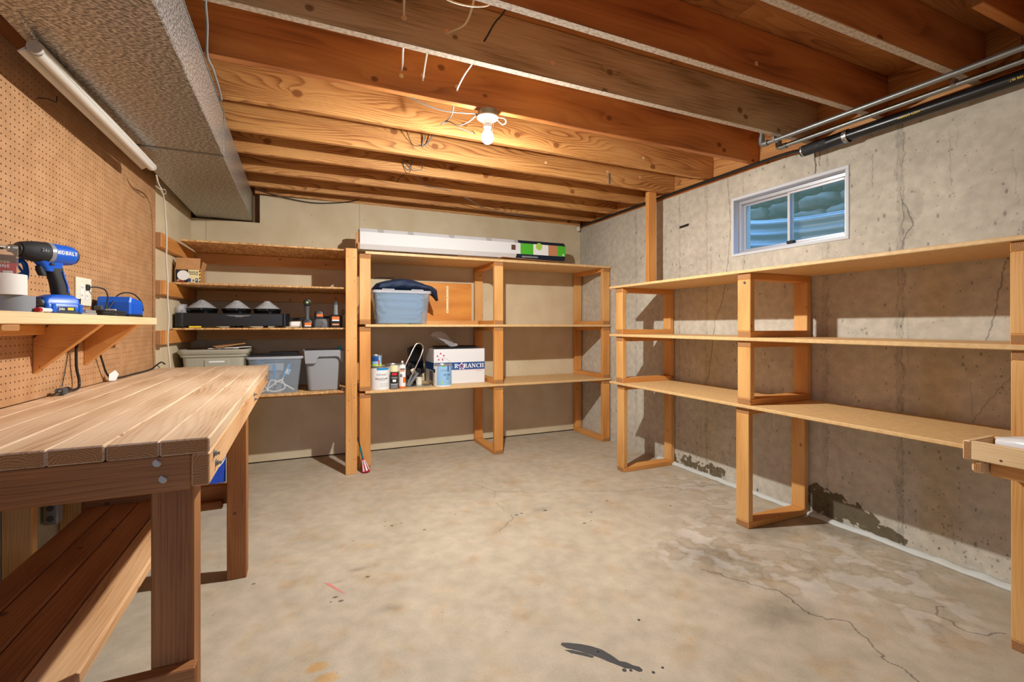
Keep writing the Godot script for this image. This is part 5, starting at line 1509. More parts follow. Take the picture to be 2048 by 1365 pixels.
# ---------------------------------------------------------------- corner shelving
func build_corner_items() -> void:
	# carton of light bulbs
	var t := thing("bulb_carton", "open brown carton with a light bulb print on the second shelf", "box", Vector3(-0.745, 1.5115, -4.10))
	var W := 0.158; var H := 0.104; var D := 0.17
	part(t, "carton", plain(Vector3(W, H, D), 0.001), "cardboard", Vector3(0, H / 2, -D / 2))
	part(t, "front_flap", plain(Vector3(W - 0.01, 0.084, 0.003), 0.0005), "cardboard", Vector3(0.0, H + 0.040, -0.014), Vector3(-0.32, 0, 0))
	part(t, "side_flap", plain(Vector3(0.003, 0.06, D - 0.02), 0.0005), "cardboard", Vector3(W / 2 + 0.006, H + 0.026, -D / 2 - 0.01), Vector3(0, 0, -0.2))
	part(t, "side_flap", plain(Vector3(0.003, 0.05, D - 0.02), 0.0005), "cardboard", Vector3(-W / 2 - 0.004, H + 0.02, -D / 2 - 0.01), Vector3(0, 0, 0.3))
	part(t, "print_panel", plain(Vector3(0.078, 0.092, 0.0006), 0.0002), "ink_black", Vector3(-0.036, 0.05, 0.0003))
	part(t, "print_panel", plain(Vector3(0.066, 0.092, 0.0006), 0.0002), "ink_cream", Vector3(0.037, 0.05, 0.0003))
	part(t, "printed_bulb", slab(disc(0.036, 28), 0.0006), "ink_white", Vector3(-0.028, 0.054, 0.0006))
	part(t, "printed_bulb_base", plain(Vector3(0.020, 0.014, 0.0007), 0.0002), "ink_tan", Vector3(-0.058, 0.017, 0.0009), Vector3(0, 0, 0.7))
	part(t, "print_bar", plain(Vector3(0.026, 0.007, 0.0006), 0.0002), "ink_red", Vector3(-0.036, 0.010, 0.0009))
	part(t, "lettering", letters("Bath &", 0.0125, "Droid Sans", true), "ink_black", Vector3(0.036, 0.080, 0.0009))
	part(t, "lettering", letters("Vanity", 0.0125, "Droid Sans", true), "ink_black", Vector3(0.036, 0.066, 0.0009))
	for k in 3:
		part(t, "print_square", plain(Vector3([0.015, 0.012, 0.017][k], [0.026, 0.016, 0.030][k], 0.0006), 0.0002), ["ink_blue", "ink_grey", "ink_blue"][k], Vector3([0.012, 0.034, 0.055][k], [0.020, 0.018, 0.021][k], 0.0009))
	part(t, "numeral", letters("6", 0.013, "Droid Sans", true), "ink_white", Vector3(0.055, 0.025, 0.0014))
	part(t, "hazard_strip", plain(Vector3(0.009, 0.092, 0.0006), 0.0002), "ink_yellow", Vector3(0.0735, 0.05, 0.0006))
	for k in 4:
		part(t, "hazard_bar", slab(poly([-0.0045, -0.008, 0.0045, -0.002, 0.0045, 0.008, -0.0045, 0.002]), 0.0004), "ink_black", Vector3(0.0735, 0.012 + k * 0.025, 0.001))

	# three-pot slow cooker
	var c := thing("slow_cooker", "long black buffet slow cooker with three film-wrapped lids", "appliance", Vector3(-0.452, 1.1845, -4.26))
	part(c, "base", loft([[0.012, 0.366, 0.150, 0.03], [0.016, 0.372, 0.155, 0.035], [0.104, 0.372, 0.155, 0.035], [0.110, 0.366, 0.150, 0.03]], true, true), "black_plastic")
	part(c, "end_panel", loft([[0.010, 0.034, 0.158, 0.028], [0.110, 0.034, 0.158, 0.028]], true, true), "gloss_black", Vector3(0.342, 0, 0))
	part(c, "end_panel", loft([[0.010, 0.034, 0.158, 0.028], [0.110, 0.034, 0.158, 0.028]], true, true), "black_plastic", Vector3(-0.342, 0, 0))
	for x in [-0.3, -0.02, 0.02, 0.2, 0.31]:
		part(c, "foot", lathe([Vector2(0.010, 0), Vector2(0.012, 0.013)], 10), "soft_black", Vector3(x, 0, 0.12))
		part(c, "foot", lathe([Vector2(0.010, 0), Vector2(0.012, 0.013)], 10), "soft_black", Vector3(x, 0, -0.12))
	part(c, "badge", slab(poly([-0.085, 0.006, 0.085, 0.006, 0.06, -0.002, 0.03, -0.003, 0.02, -0.009, -0.02, -0.009, -0.03, -0.003, -0.06, -0.002]), 0.0008), "tool_grey", Vector3(0.03, 0.090, 0.1552))
	for k in 3:
		var px: float = [-0.232, 0.0, 0.212][k]
		var r: float = [0.104, 0.099, 0.097][k]
		var pot := part(c, "stoneware_pot", lathe([Vector2(r - 0.012, 0.09), Vector2(r - 0.006, 0.112), Vector2(r, 0.132), Vector2(r + 0.004, 0.138), Vector2(r + 0.004, 0.147), Vector2(r - 0.006, 0.149)], 36), "gloss_black", Vector3(px, 0, 0))
		part(pot, "metal_rim", lathe([Vector2(r + 0.003, 0.131), Vector2(r + 0.006, 0.1335), Vector2(r + 0.003, 0.1355)], 36, false, false), "chrome")
		part(pot, "lid", lathe([Vector2(r - 0.004, 0.149), Vector2(r - 0.012, 0.156), Vector2(0.06, 0.170), Vector2(0.02, 0.178), Vector2(0.001, 0.179)], 36, false, false), "pane")
		part(pot, "lid_knob", lathe([Vector2(0.010, 0.176), Vector2(0.009, 0.186), Vector2(0.017, 0.192), Vector2(0.015, 0.203), Vector2(0.004, 0.206)], 18), "gloss_black")
		# crumpled film stretched over lid and knob
		var jag := noise(200 + k, 3)
		var rings := []
		for i in 9:
			var q := i / 8.0
			var ring := PackedVector3Array()
			for j in 40:
				var a := TAU * j / 40
				var rr := lerpf(r - 0.002, 0.016, pow(q, 0.85)) * (1.0 + 0.05 * jag.get_noise_2d(cos(a) * 2.0 + k, sin(a) * 2.0 + q * 2.0))
				var yy := 0.150 + 0.062 * pow(q, 0.9) + 0.008 * jag.get_noise_2d(j * 0.9, i * 0.8) * sin(q * PI)
				ring.append(Vector3(cos(a) * rr, yy, sin(a) * rr))
			rings.append(ring)
		part(pot, "film_wrap", sweep(rings, false, true, true, 20.0), "wrap")
	part(c, "bag_corner", loft([[0.11, 0.03, 0.05, 0.02], [0.15, 0.028, 0.05, 0.02, -0.006], [0.175, 0.018, 0.045, 0.016, 0.008]], false, false), "clear_bag", Vector3(-0.345, 0.0, 0.06))
	solo("screwdriver", "yellow-handled screwdriver lying under the slow cooker's front edge", "tool", tube([Vector3(-0.735, 1.1915, -4.085), Vector3(-0.66, 1.1915, -4.09)], 0.0068, 8, 1), "ink_yellow")
	solo("paper_roll", "white paper roll lying between slow cooker and drills", "roll", tube([Vector3(-0.066, 1.210, -4.17), Vector3(0.004, 1.210, -4.17)], 0.025, 20, 1), "paper_white")
	solo("black_sheath", "long black tool sheath lying behind the drills", "tool", plain(Vector3(0.36, 0.02, 0.05), 0.006), "black_plastic", Vector3(0.07, 1.262, -4.36), Vector3(0, 0, 0.07))

	# cordless tools
	var d := thing("cordless_drill", "black cordless drill standing on its battery with a green dot on the motor end", "power tool", Vector3(0.052, 1.1845, -4.155))
	part(d, "battery", loft([[0.0, 0.040, 0.038, 0.014], [0.010, 0.043, 0.042, 0.016], [0.045, 0.043, 0.042, 0.016], [0.066, 0.034, 0.034, 0.016]], true, true, 40.0), "black_plastic")
	part(d, "battery_label", plain(Vector3(0.048, 0.022, 0.001), 0.0003), "ink_orange", Vector3(0.004, 0.030, 0.0425))
	part(d, "battery_label", plain(Vector3(0.048, 0.008, 0.001), 0.0003), "ink_white", Vector3(0.004, 0.014, 0.0425))
	part(d, "grip", loft([[0.064, 0.017, 0.020, 0.014], [0.10, 0.016, 0.018, 0.014, 0.0, -0.004], [0.14, 0.018, 0.020, 0.015, 0.0, -0.008], [0.175, 0.020, 0.026, 0.016, 0.0, -0.012]], true, true, 40.0), "dark_grey")
	part(d, "motor", lathe([Vector2(0.018, 0.030), Vector2(0.026, 0.027), Vector2(0.0285, 0.018), Vector2(0.029, -0.08), Vector2(0.022, -0.12), Vector2(0.018, -0.16)], 24), "black_plastic", Vector3(0, 0.203, 0.0), Vector3(PI / 2, 0, 0))
	part(d, "motor_dot", slab(disc(0.008), 0.001), "ink_lime", Vector3(0, 0.203, 0.030))
	var g := thing("charging_dock", "black charging dock with a spare battery standing in it", "charger", Vector3(0.153, 1.1845, -4.155))
	part(g, "dock", loft([[0.0, 0.054, 0.05, 0.014], [0.05, 0.052, 0.048, 0.014], [0.072, 0.040, 0.04, 0.012]], true, true), "dark_grey")
	part(g, "battery", loft([[0.072, 0.030, 0.036, 0.012, -0.012], [0.080, 0.036, 0.040, 0.014, -0.012], [0.118, 0.036, 0.040, 0.014, -0.012], [0.134, 0.028, 0.034, 0.014, -0.012]], true, true), "black_plastic")
	part(g, "battery_label", plain(Vector3(0.046, 0.020, 0.001), 0.0003), "ink_orange", Vector3(-0.008, 0.100, 0.0405))
	part(g, "wire_hook", tube(pts([0.0, 0.05, 0.052, 0.02, 0.035, 0.056, 0.0, 0.02, 0.054, 0.012, 0.006, 0.058, -0.004, 0.004, 0.056]), 0.0016, 6, 3), "chrome")
	var f := thing("cordless_tool", "black cordless tool with grey upright grip next to the shelf upright", "power tool", Vector3(0.268, 1.1845, -4.165))
	part(f, "battery", loft([[0.0, 0.046, 0.05, 0.012], [0.012, 0.049, 0.054, 0.016], [0.09, 0.049, 0.054, 0.016], [0.106, 0.038, 0.044, 0.016]], true, true), "black_plastic")
	part(f, "battery_label", plain(Vector3(0.054, 0.024, 0.001), 0.0003), "ink_orange", Vector3(-0.004, 0.078, 0.0545))
	part(f, "battery_label", plain(Vector3(0.054, 0.010, 0.001), 0.0003), "ink_white", Vector3(-0.004, 0.060, 0.0545))
	part(f, "brass_plate", plain(Vector3(0.052, 0.014, 0.001), 0.0003), "ink_tan", Vector3(-0.004, 0.026, 0.0545))
	part(f, "grip", loft([[0.104, 0.022, 0.026, 0.016], [0.15, 0.019, 0.022, 0.016], [0.19, 0.018, 0.020, 0.015]], true, true), "tool_grey")
	part(f, "grip_cap", lathe([Vector2(0.021, 0.188), Vector2(0.021, 0.200), Vector2(0.014, 0.212), Vector2(0.006, 0.216)], 18), "dark_grey")
	part(f, "hang_loop", tube(pts([0.045, 0.11, 0.02, 0.052, 0.14, 0.022, 0.062, 0.145, 0.024, 0.064, 0.125, 0.026, 0.05, 0.10, 0.03]), 0.0035, 7, 4), "soft_black")

	# totes on the lowest shelf
	var Y := 0.6715
	var a := thing("lidded_tote", "taupe plastic tote with a rolled lid in the corner behind the bench", "tote", Vector3(-0.585, Y, -4.33))
	part(a, "tub", loft([[0.0, 0.172, 0.20, 0.03], [0.004, 0.177, 0.205, 0.035], [0.29, 0.198, 0.228, 0.04], [0.30, 0.212, 0.238, 0.04], [0.325, 0.214, 0.24, 0.04]], true, true), "bin_taupe")
	part(a, "handle_panel", plain(Vector3(0.16, 0.09, 0.02), 0.006), "bin_taupe", Vector3(0.02, 0.235, 0.222))
	part(a, "lid", loft([[0.318, 0.222, 0.246, 0.05], [0.335, 0.231, 0.255, 0.06], [0.347, 0.232, 0.256, 0.06], [0.352, 0.224, 0.248, 0.05], [0.350, 0.201, 0.225, 0.04], [0.346, 0.196, 0.22, 0.04]], true, true), "bin_taupe")
	part(a, "label", plain(Vector3(0.10, 0.012, 0.001), 0.0003), "paper_white", Vector3(0.02, 0.262, 0.2325))
	for i in 3:
		solo("paper_sheet", ["flat white paper on the taupe tote's lid", "brown creased paper on top of the taupe tote", "folded white paper lying askew on the taupe tote"][i], "paper", plain(Vector3(0.2, 0.004, 0.14), 0.001), ["paper_white", "cardboard", "paper_white"][i], Vector3(-0.53 + 0.03 * i, Y + 0.352 + [0.004, 0.030, 0.011][i], -4.22), Vector3([0, 0.05, 0.0][i], 0.3 * i, [0.0, 0.14, 0.01][i]))
	var b := thing("clear_bin", "clear plastic bin of blue-handled brushes below the drills", "bin", Vector3(-0.176, Y, -4.285))
	part(b, "tub", loft([[0.003, 0.155, 0.155, 0.02], [0.0, 0.158, 0.158, 0.022], [0.27, 0.188, 0.182, 0.026], [0.272, 0.198, 0.192, 0.028], [0.288, 0.200, 0.194, 0.028], [0.289, 0.196, 0.190, 0.028], [0.274, 0.186, 0.180, 0.026], [0.006, 0.154, 0.154, 0.02]], true, true, 30.0), "clear_bin")
	part(b, "rim", loft([[0.270, 0.199, 0.193, 0.028], [0.288, 0.202, 0.196, 0.028], [0.290, 0.196, 0.190, 0.026], [0.272, 0.192, 0.186, 0.026]], false, false), "clear_bag")
	var dark := thing("folder_stack", "black folders lying across the clear bin's rim", "folder", Vector3(-0.185, Y + 0.2915, -4.32))
	part(dark, "folder", plain(Vector3(0.36, 0.008, 0.28), 0.002), "black_plastic", Vector3(0.0, 0.006, 0.0), Vector3(0.0, 0.04, 0.012))
	part(dark, "folder", plain(Vector3(0.22, 0.008, 0.26), 0.002), "soft_black", Vector3(0.06, 0.017, -0.01), Vector3(0.0, -0.06, 0.0))
	# brushes and cords inside
	var br := []
	for i in 4:
		br.append([[-0.075, 0.11, 0.14, 0.25], [0.0, 0.16, 0.115, 0.03], [0.085, 0.17, 0.12, -0.42], [-0.118, 0.125, 0.115, 0.35]][i])
	for i in 4:
		var q: Array = br[i]
		var h := thing("scrub_brush", ["blue-handled brush tilted at the front of the clear bin", "upright blue-handled brush in the middle of the clear bin", "blue-handled brush with a tag near the clear bin's far side", "low blue-handled brush near the bench side of the clear bin"][i], "brush", Vector3(-0.185 + q[0], Y + q[1], -4.285 + q[2]), 0.0, "brushes in the clear bin")
		h.rotation.z = q[3]
		part(h, "handle", loft([[-0.06, 0.007, 0.005, 0.004], [0.0, 0.012, 0.007, 0.006], [0.05, 0.011, 0.006, 0.006], [0.066, 0.006, 0.005, 0.004]], true, true), "handle_blue")
		part(h, "neck", tube([Vector3(0, -0.058, 0), Vector3(0.005, -0.1, 0.0)], 0.006, 8, 1), "white_plastic")
		if i != 1:
			part(h, "tag", plain(Vector3(0.034, 0.045, 0.001), 0.0003), "ink_sky", Vector3(0.012, 0.0, 0.010))
			part(h, "barcode", plain(Vector3(0.012, 0.03, 0.001), 0.0003), "ink_white", Vector3(0.004, 0.0, 0.0112))
	solo("white_cord_coil", "white cord coiled at the bottom of the clear bin", "cord", tube(pts([-0.33, 0.685, -4.15, -0.26, 0.69, -4.15, -0.19, 0.74, -4.16, -0.14, 0.77, -4.165, -0.11, 0.71, -4.16, -0.17, 0.685, -4.155, -0.23, 0.70, -4.16, -0.21, 0.77, -4.17, -0.14, 0.75, -4.17, -0.06, 0.70, -4.16, -0.05, 0.69, -4.17]), 0.006, 8, 5), "white_plastic")
	solo("grey_caddy", "dark grey caddy standing inside the clear bin", "caddy", loft([[0.0, 0.05, 0.06, 0.012], [0.22, 0.07, 0.075, 0.014]], true, true), "bin_grey", Vector3(-0.19, Y + 0.006, -4.33))
	var e := thing("grey_bin", "open grey plastic bin with cut-out handle beside the shelf upright", "bin", Vector3(0.178, Y, -4.29))
	part(e, "tub", loft([[0.0, 0.112, 0.13, 0.03], [0.006, 0.118, 0.136, 0.034], [0.22, 0.138, 0.158, 0.036], [0.318, 0.145, 0.168, 0.036], [0.320, 0.158, 0.180, 0.040], [0.330, 0.158, 0.180, 0.040], [0.331, 0.142, 0.165, 0.036], [0.20, 0.134, 0.154, 0.034], [0.012, 0.112, 0.13, 0.03]], true, true, 30.0), "bin_grey")
	var lip := poly([-0.150, 0.326, 0.150, 0.326, 0.146, 0.235, 0.135, 0.225, 0.122, 0.245, 0.112, 0.270, 0.095, 0.280, -0.04, 0.280, -0.055, 0.262, -0.060, 0.232, -0.075, 0.225, -0.142, 0.225])
	part(e, "handle_lip", slab(lip, 0.012, 0.002), "bin_grey", Vector3(0, 0, 0.170), Vector3(0.02, 0, 0))
	solo("aqua_cloth", "aqua cloth corner poking out of the grey bin", "cloth", loft([[0.0, 0.022, 0.02, 0.015], [0.02, 0.016, 0.014, 0.012], [0.034, 0.006, 0.006, 0.005]], true, true), "aqua", Vector3(0.300, Y + 0.331, -4.20))
	solo("white_clip", "small white clip on the lowest shelf by the upright", "clip", plain(Vector3(0.016, 0.012, 0.03), 0.003), "white_plastic", Vector3(0.318, Y + 0.0062, -4.13))

# ---------------------------------------------------------------- back rack
func can(t: Node3D, r: float, h: float, body: String) -> void:
	part(t, "can_body", lathe([Vector2(r - 0.002, 0.0), Vector2(r, 0.002), Vector2(r, h - 0.008)], 40), body)
	part(t, "can_rim", lathe([Vector2(r + 0.0008, h - 0.010), Vector2(r + 0.002, h - 0.006), Vector2(r + 0.001, h), Vector2(r - 0.004, h), Vector2(r - 0.006, h - 0.006), Vector2(r - 0.02, h - 0.004), Vector2(r - 0.022, h - 0.007), Vector2(0.002, h - 0.007)], 40, true, true), "tin")

# a printed patch that follows the can's wall
func wrap_patch(r: float, a0: float, a1: float, y0: float, y1: float) -> ArrayMesh:
	var s := Surf.new()
	var n := maxi(2, int(absf(a1 - a0) / 0.06))
	for i in n:
		var p := lerpf(a0, a1, float(i) / n)
		var q := lerpf(a0, a1, float(i + 1) / n)
		var P := Vector3(sin(p), 0, cos(p))
		var Q := Vector3(sin(q), 0, cos(q))
		s.quad(P * r + Vector3(0, y0, 0), Q * r + Vector3(0, y0, 0), Q * r + Vector3(0, y1, 0), P * r + Vector3(0, y1, 0), (P + Q).normalized())
	var m := ArrayMesh.new()
	s.to(m)
	return m

func build_back_items() -> void:
	var Y := 0.6575
	var face := -0.15                                                    # labels are turned a little towards the room's middle
	var t := thing("paint_can", "white gallon paint can with blue drip under its lid, nearest the rack's end", "paint can", Vector3(0.622, Y, -4.163), 0.05)
	var R := 0.0805
	can(t, R, 0.195, "paper_white")
	part(t, "drip", wrap_patch(R + 0.0006, -0.5, 0.9, 0.168, 0.186), "ink_cyan")
	part(t, "lettering", letters("valspar", 0.020, "Droid Sans", false, R + 0.0006), "ink_grey", Vector3(0.0, 0.132, R + 0.0006))
	part(t, "lettering", letters("StormCoat", 0.0155, "Droid Sans", true, R + 0.0006), "ink_brown", Vector3(0.0, 0.096, R + 0.0006))
	part(t, "fine_print", wrap_patch(R + 0.0006, -0.35, 0.35, 0.080, 0.083), "ink_grey")
	for k in 3:
		part(t, "fine_print", wrap_patch(R + 0.0006, -0.2, 1.0, 0.03 + 0.012 * k, 0.0315 + 0.012 * k), "ink_grey")
	var s := thing("sample_tin", "small tin with a sky-blue picture label on top of the white paint can", "tin", Vector3(0.598, Y + 0.1955, -4.175), 0.05)
	can(s, 0.043, 0.098, "ink_sky")
	part(s, "picture_sky", wrap_patch(0.0434, -1.2, 0.2, 0.045, 0.086), "ink_blue")
	part(s, "picture_grass", wrap_patch(0.0434, -1.2, 1.2, 0.003, 0.022), "ink_lime")
	part(s, "picture_figure", wrap_patch(0.0438, 0.12, 0.36, 0.008, 0.056), "ink_red")
	part(s, "picture_figure", wrap_patch(0.0438, 0.3, 0.5, 0.004, 0.03), "ink_yellow")
	part(s, "picture_tree", wrap_patch(0.0436, 0.75, 0.95, 0.03, 0.08), "ink_brown")
	var b := thing("paint_can", "paint can with bare metal lid standing behind the spray cans", "paint can", Vector3(0.775, Y, -4.35))
	can(b, 0.0805, 0.195, "tape_white")
	var a := thing("spray_can", "black-labelled spray can with beige cap", "spray can", Vector3(0.738, Y, -4.135), -0.05)
	part(a, "can_body", lathe([Vector2(0.030, 0.0), Vector2(0.033, 0.003), Vector2(0.033, 0.150)], 28), "ink_black")
	part(a, "cap", lathe([Vector2(0.0338, 0.148), Vector2(0.0338, 0.196), Vector2(0.030, 0.201)], 28), "ink_cream")
	part(a, "oval_badge", wrap_patch(0.0334, -0.7, 0.7, 0.118, 0.140), "ink_red")
	part(a, "grey_panel", wrap_patch(0.0333, -1.2, 1.2, 0.004, 0.040), "ink_grey")
	part(a, "picture", wrap_patch(0.0335, -0.5, 0.4, 0.062, 0.082), "ink_white")
	part(a, "fine_print", wrap_patch(0.0335, -0.9, 0.9, 0.090, 0.106), "ink_grey")
	part(a, "stripe", wrap_patch(0.0335, -1.2, 1.2, 0.042, 0.046), "ink_white")
	var o := thing("spray_can", "white and orange spray can with small white nozzle", "spray can", Vector3(0.808, Y, -4.135), -0.1)
	part(o, "can_body", lathe([Vector2(0.026, 0.0), Vector2(0.029, 0.003), Vector2(0.029, 0.200), Vector2(0.027, 0.206)], 28), "paper_white")
	part(o, "shoulder", lathe([Vector2(0.0275, 0.205), Vector2(0.022, 0.216), Vector2(0.014, 0.222)], 28), "tin")
	part(o, "nozzle", lathe([Vector2(0.0085, 0.221), Vector2(0.0085, 0.236), Vector2(0.006, 0.239)], 16), "white_plastic")
	part(o, "orange_base", wrap_patch(0.0293, -1.5, 1.5, 0.003, 0.020), "ink_orange")
	part(o, "orange_panel", wrap_patch(0.0293, 0.1, 1.4, 0.05, 0.10), "ink_orange")
	part(o, "title_bar", wrap_patch(0.0294, -0.75, 0.75, 0.163, 0.174), "ink_brown")
	part(o, "title_bar", wrap_patch(0.0294, -0.75, 0.55, 0.148, 0.159), "ink_orange")
	part(o, "picture", wrap_patch(0.0294, -0.8, -0.1, 0.10, 0.125), "ink_grey")

	# tubular stand with its cables
	var u := thing("tube_stand", "slanted chrome hairpin stand on a flat metal base", "stand", Vector3(0.94, Y, -4.27))
	part(u, "hairpin_tube", tube(pts([-0.085, 0.19, 0.03, -0.04, 0.27, 0.01, 0.005, 0.352, -0.01, 0.028, 0.378, -0.014, 0.055, 0.382, -0.014, 0.078, 0.366, -0.012, 0.084, 0.335, -0.006, 0.06, 0.27, 0.01, 0.01, 0.175, 0.03, -0.035, 0.09, 0.05]), 0.0075, 10, 5), "chrome")
	part(u, "lower_arm", tube(pts([-0.035, 0.095, 0.05, -0.06, 0.045, 0.06, -0.075, 0.012, 0.065]), 0.009, 8, 3), "tool_grey")
	part(u, "base_plate", slab(poly([-0.11, -0.07, 0.16, -0.07, 0.13, 0.09, -0.10, 0.09]), 0.006, 0.001), "steel", Vector3(0, 0.0065, 0), Vector3(PI / 2, 0, 0))
	part(u, "slanted_brace", slab(poly([-0.075, 0.008, -0.045, 0.008, 0.03, 0.12, 0.012, 0.125]), 0.05, 0.002), "tool_grey", Vector3(0, 0.0, 0.02))
	var cb := thing("cable_tangle", "tangle of black cables beside the chrome stand", "cable", Vector3(0.945, Y, -4.40))
	for i in 5:
		var w := 0.05 + 0.014 * (i % 3)
		part(cb, "cable", tube([Vector3(-w, 0.02 + i * 0.012, 0.02), Vector3(-w * 0.9, 0.12 + i * 0.02, 0.0), Vector3(-0.01, 0.19 - i * 0.015, -0.01 * i), Vector3(w, 0.13, 0.0), Vector3(w * 0.8, 0.03 + i * 0.01, 0.02), Vector3(0.0, 0.012 + 0.01 * i, 0.03), Vector3(-w, 0.02 + i * 0.012, 0.02)], 0.0042, 7, 5), ["cord_black", "cord_black", "black_plastic", "cord_black", "soft_black"][i])
	part(cb, "plug_block", plain(Vector3(0.045, 0.05, 0.03), 0.004), "black_plastic", Vector3(-0.02, 0.07, 0.04), Vector3(0, 0.3, 0.4))
	part(cb, "cream_plug", plain(Vector3(0.04, 0.05, 0.028), 0.006), "ivory", Vector3(0.012, 0.12, 0.02), Vector3(0, 0, 0.5))
	solo("cream_cup", "cream plastic cup behind the chrome stand", "cup", lathe([Vector2(0.026, 0), Vector2(0.032, 0.06), Vector2(0.033, 0.064), Vector2(0.030, 0.064), Vector2(0.024, 0.006)], 24, true, true), "ivory", Vector3(0.992, Y + 0.007, -4.30))
	var p := thing("dark_screen", "dark flat screen leaning on edge between stand and white carton", "screen", Vector3(1.005, Y, -4.48), 0.75)
	var pan := part(p, "panel", plain(Vector3(0.22, 0.30, 0.014), 0.004), "black_plastic", Vector3(0, 0.21, 0), Vector3(0, 0, 0.2))
	part(pan, "glass", plain(Vector3(0.20, 0.28, 0.002), 0.0005), "gloss_black", Vector3(0, 0, 0.0078))
	part(p, "stand_foot", plain(Vector3(0.10, 0.05, 0.04), 0.004), "black_plastic", Vector3(0.0, 0.026, 0))

	var v := thing("paint_can", "light blue gallon paint can with raised wire handle before the white carton", "paint can", Vector3(1.172, Y, -4.155), -0.1)
	can(v, R, 0.195, "paper_white")
	part(v, "blue_label", wrap_patch(R + 0.0004, -0.85, 1.5, 0.014, 0.186), "ink_sky")
	part(v, "drip", wrap_patch(R + 0.0008, 0.40, 0.56, 0.135, 0.186), "ink_blue")
	part(v, "green_drop", wrap_patch(R + 0.0008, -0.32, -0.16, 0.022, 0.052), "ink_lime")
	part(v, "green_drop", wrap_patch(R + 0.0008, -0.2, 0.1, 0.178, 0.187), "ink_green")
	part(v, "lettering", letters("valspar", 0.015, "Droid Sans", false, R + 0.0008), "ink_grey", Vector3(0, 0.148, R + 0.0008), Vector3(0, 0, 0)).rotation.y = 0.0
	var ul := part(v, "lettering", letters("ULTRA", 0.0165, "Droid Sans", true, R + 0.0008), "ink_blue")
	ul.transform = Transform3D(Basis(Vector3.UP, 0.36), Vector3(sin(0.36), 0, cos(0.36)) * (R + 0.0008) + Vector3(0, 0.106, 0))
	part(v, "shield", wrap_patch(R + 0.0008, 0.28, 0.52, 0.066, 0.090), "ink_blue")
	part(v, "shield_field", wrap_patch(R + 0.0011, 0.31, 0.49, 0.071, 0.087), "ink_sky")
	part(v, "handle_lug", lathe([Vector2(0.017, 0), Vector2(0.015, 0.005)], 16), "ink_black", Vector3(-R * 0.95, 0.14, R * 0.30), Vector3(0, 0.3, PI / 2))
	var arc := []
	for k in 13:
		var g := PI * k / 12.0
		arc.append(Vector3(-cos(g) * (R + 0.004), 0.155 + sin(g) * 0.098, 0.03 - sin(g) * 0.03))
	part(v, "wire_handle", tube(arc, 0.0014, 6, 2), "steel")

	# white carton with the ranch band
	var cW := 0.498; var cH := 0.325; var cD := 0.30
	var c := thing("produce_carton", "white carton with a blue lettered band and red stars", "box", Vector3(1.369, Y, -4.262))
	part(c, "carton", plain(Vector3(cW, cH, cD), 0.002), "box_white", Vector3(0, cH / 2, -cD / 2))
	part(c, "band", plain(Vector3(cW + 0.0012, 0.070, cD + 0.0012), 0.0004), "ink_blue", Vector3(0, 0.165, -cD / 2))
	part(c, "lettering", letters("RANCH", 0.040, "Droid Serif", true), "ink_white", Vector3(0.139, 0.165, 0.0008))
	part(c, "lettering", letters("R", 0.040, "Droid Serif", true), "ink_white", Vector3(-0.035, 0.165, 0.0008))
	part(c, "star_badge", slab(star(0.040, 0.5), 0.0008), "ink_white", Vector3(0.018, 0.163, 0.0007))
	part(c, "star_badge", slab(star(0.028, 0.5), 0.0008), "ink_blue", Vector3(0.018, 0.163, 0.0013))
	part(c, "star_badge", slab(star(0.015, 0.45), 0.0008), "ink_red", Vector3(0.018, 0.163, 0.0019))
	part(c, "red_rule", plain(Vector3(cW * 0.62, 0.002, 0.0008), 0.0002), "ink_salmon", Vector3(0.09, 0.125, 0.0005))
	part(c, "lettering", letters("premium", 0.010, "Droid Serif", false, 0.0, true), "ink_salmon", Vector3(0.19, 0.117, 0.0008))
	for q in [[-0.185, 0.285], [-0.214, 0.262], [-0.155, 0.265], [-0.203, 0.228], [-0.166, 0.228]]:
		part(c, "printed_star", slab(star(0.0125), 0.0006), "ink_red", Vector3(q[0], q[1], 0.0004))
	part(c, "side_print", plain(Vector3(0.0008, 0.09, 0.12), 0.0002), "ink_grey", Vector3(-cW / 2 - 0.0004, 0.075, -0.1))
	part(c, "open_flap", plain(Vector3(cW - 0.02, 0.003, 0.12), 0.001), "ink_navy", Vector3(0, cH + 0.008, -0.08), Vector3(-0.05, 0, 0.01))
	part(c, "open_flap", plain(Vector3(cW - 0.06, 0.003, 0.12), 0.001), "ink_black", Vector3(0.01, cH + 0.016, -0.18), Vector3(0.1, 0, 0.0))
	# clear bag thrown on top
	var jag := noise(301, 3)
	var rings := []
	for i in 12:
		var r := PackedVector3Array()
		var q := i / 11.0
		for j in 14:
			var w := j / 13.0 - 0.5
			r.append(Vector3(lerpf(-0.15, 0.11, q) + 0.02 * jag.get_noise_2d(i, j), maxf(0.022, 0.13 * (1.0 - q) * (0.4 + 0.6 * sin(q * 3.0 + 0.6)) + 0.06 * sin(PI * q) * cos(w * 5.0) + 0.02 * jag.get_noise_2d(i * 0.8 + 5.0, j * 0.8) + 0.03), w * (0.05 + 0.16 * sin(PI * minf(1.0, q + 0.12)))))
		rings.append(r)
	solo("plastic_bag", "crumpled clear plastic bag on top of the white carton", "bag", sweep(rings, false, false, false, 15.0), "clear_bag", Vector3(1.255, Y + cH, -4.33))

	# ---- middle shelf
	Y = 1.2125
	var w := thing("clear_tote", "large clear tote stuffed with blue fabric on the back rack's middle shelf", "tote", Vector3(0.812, Y, -4.312))
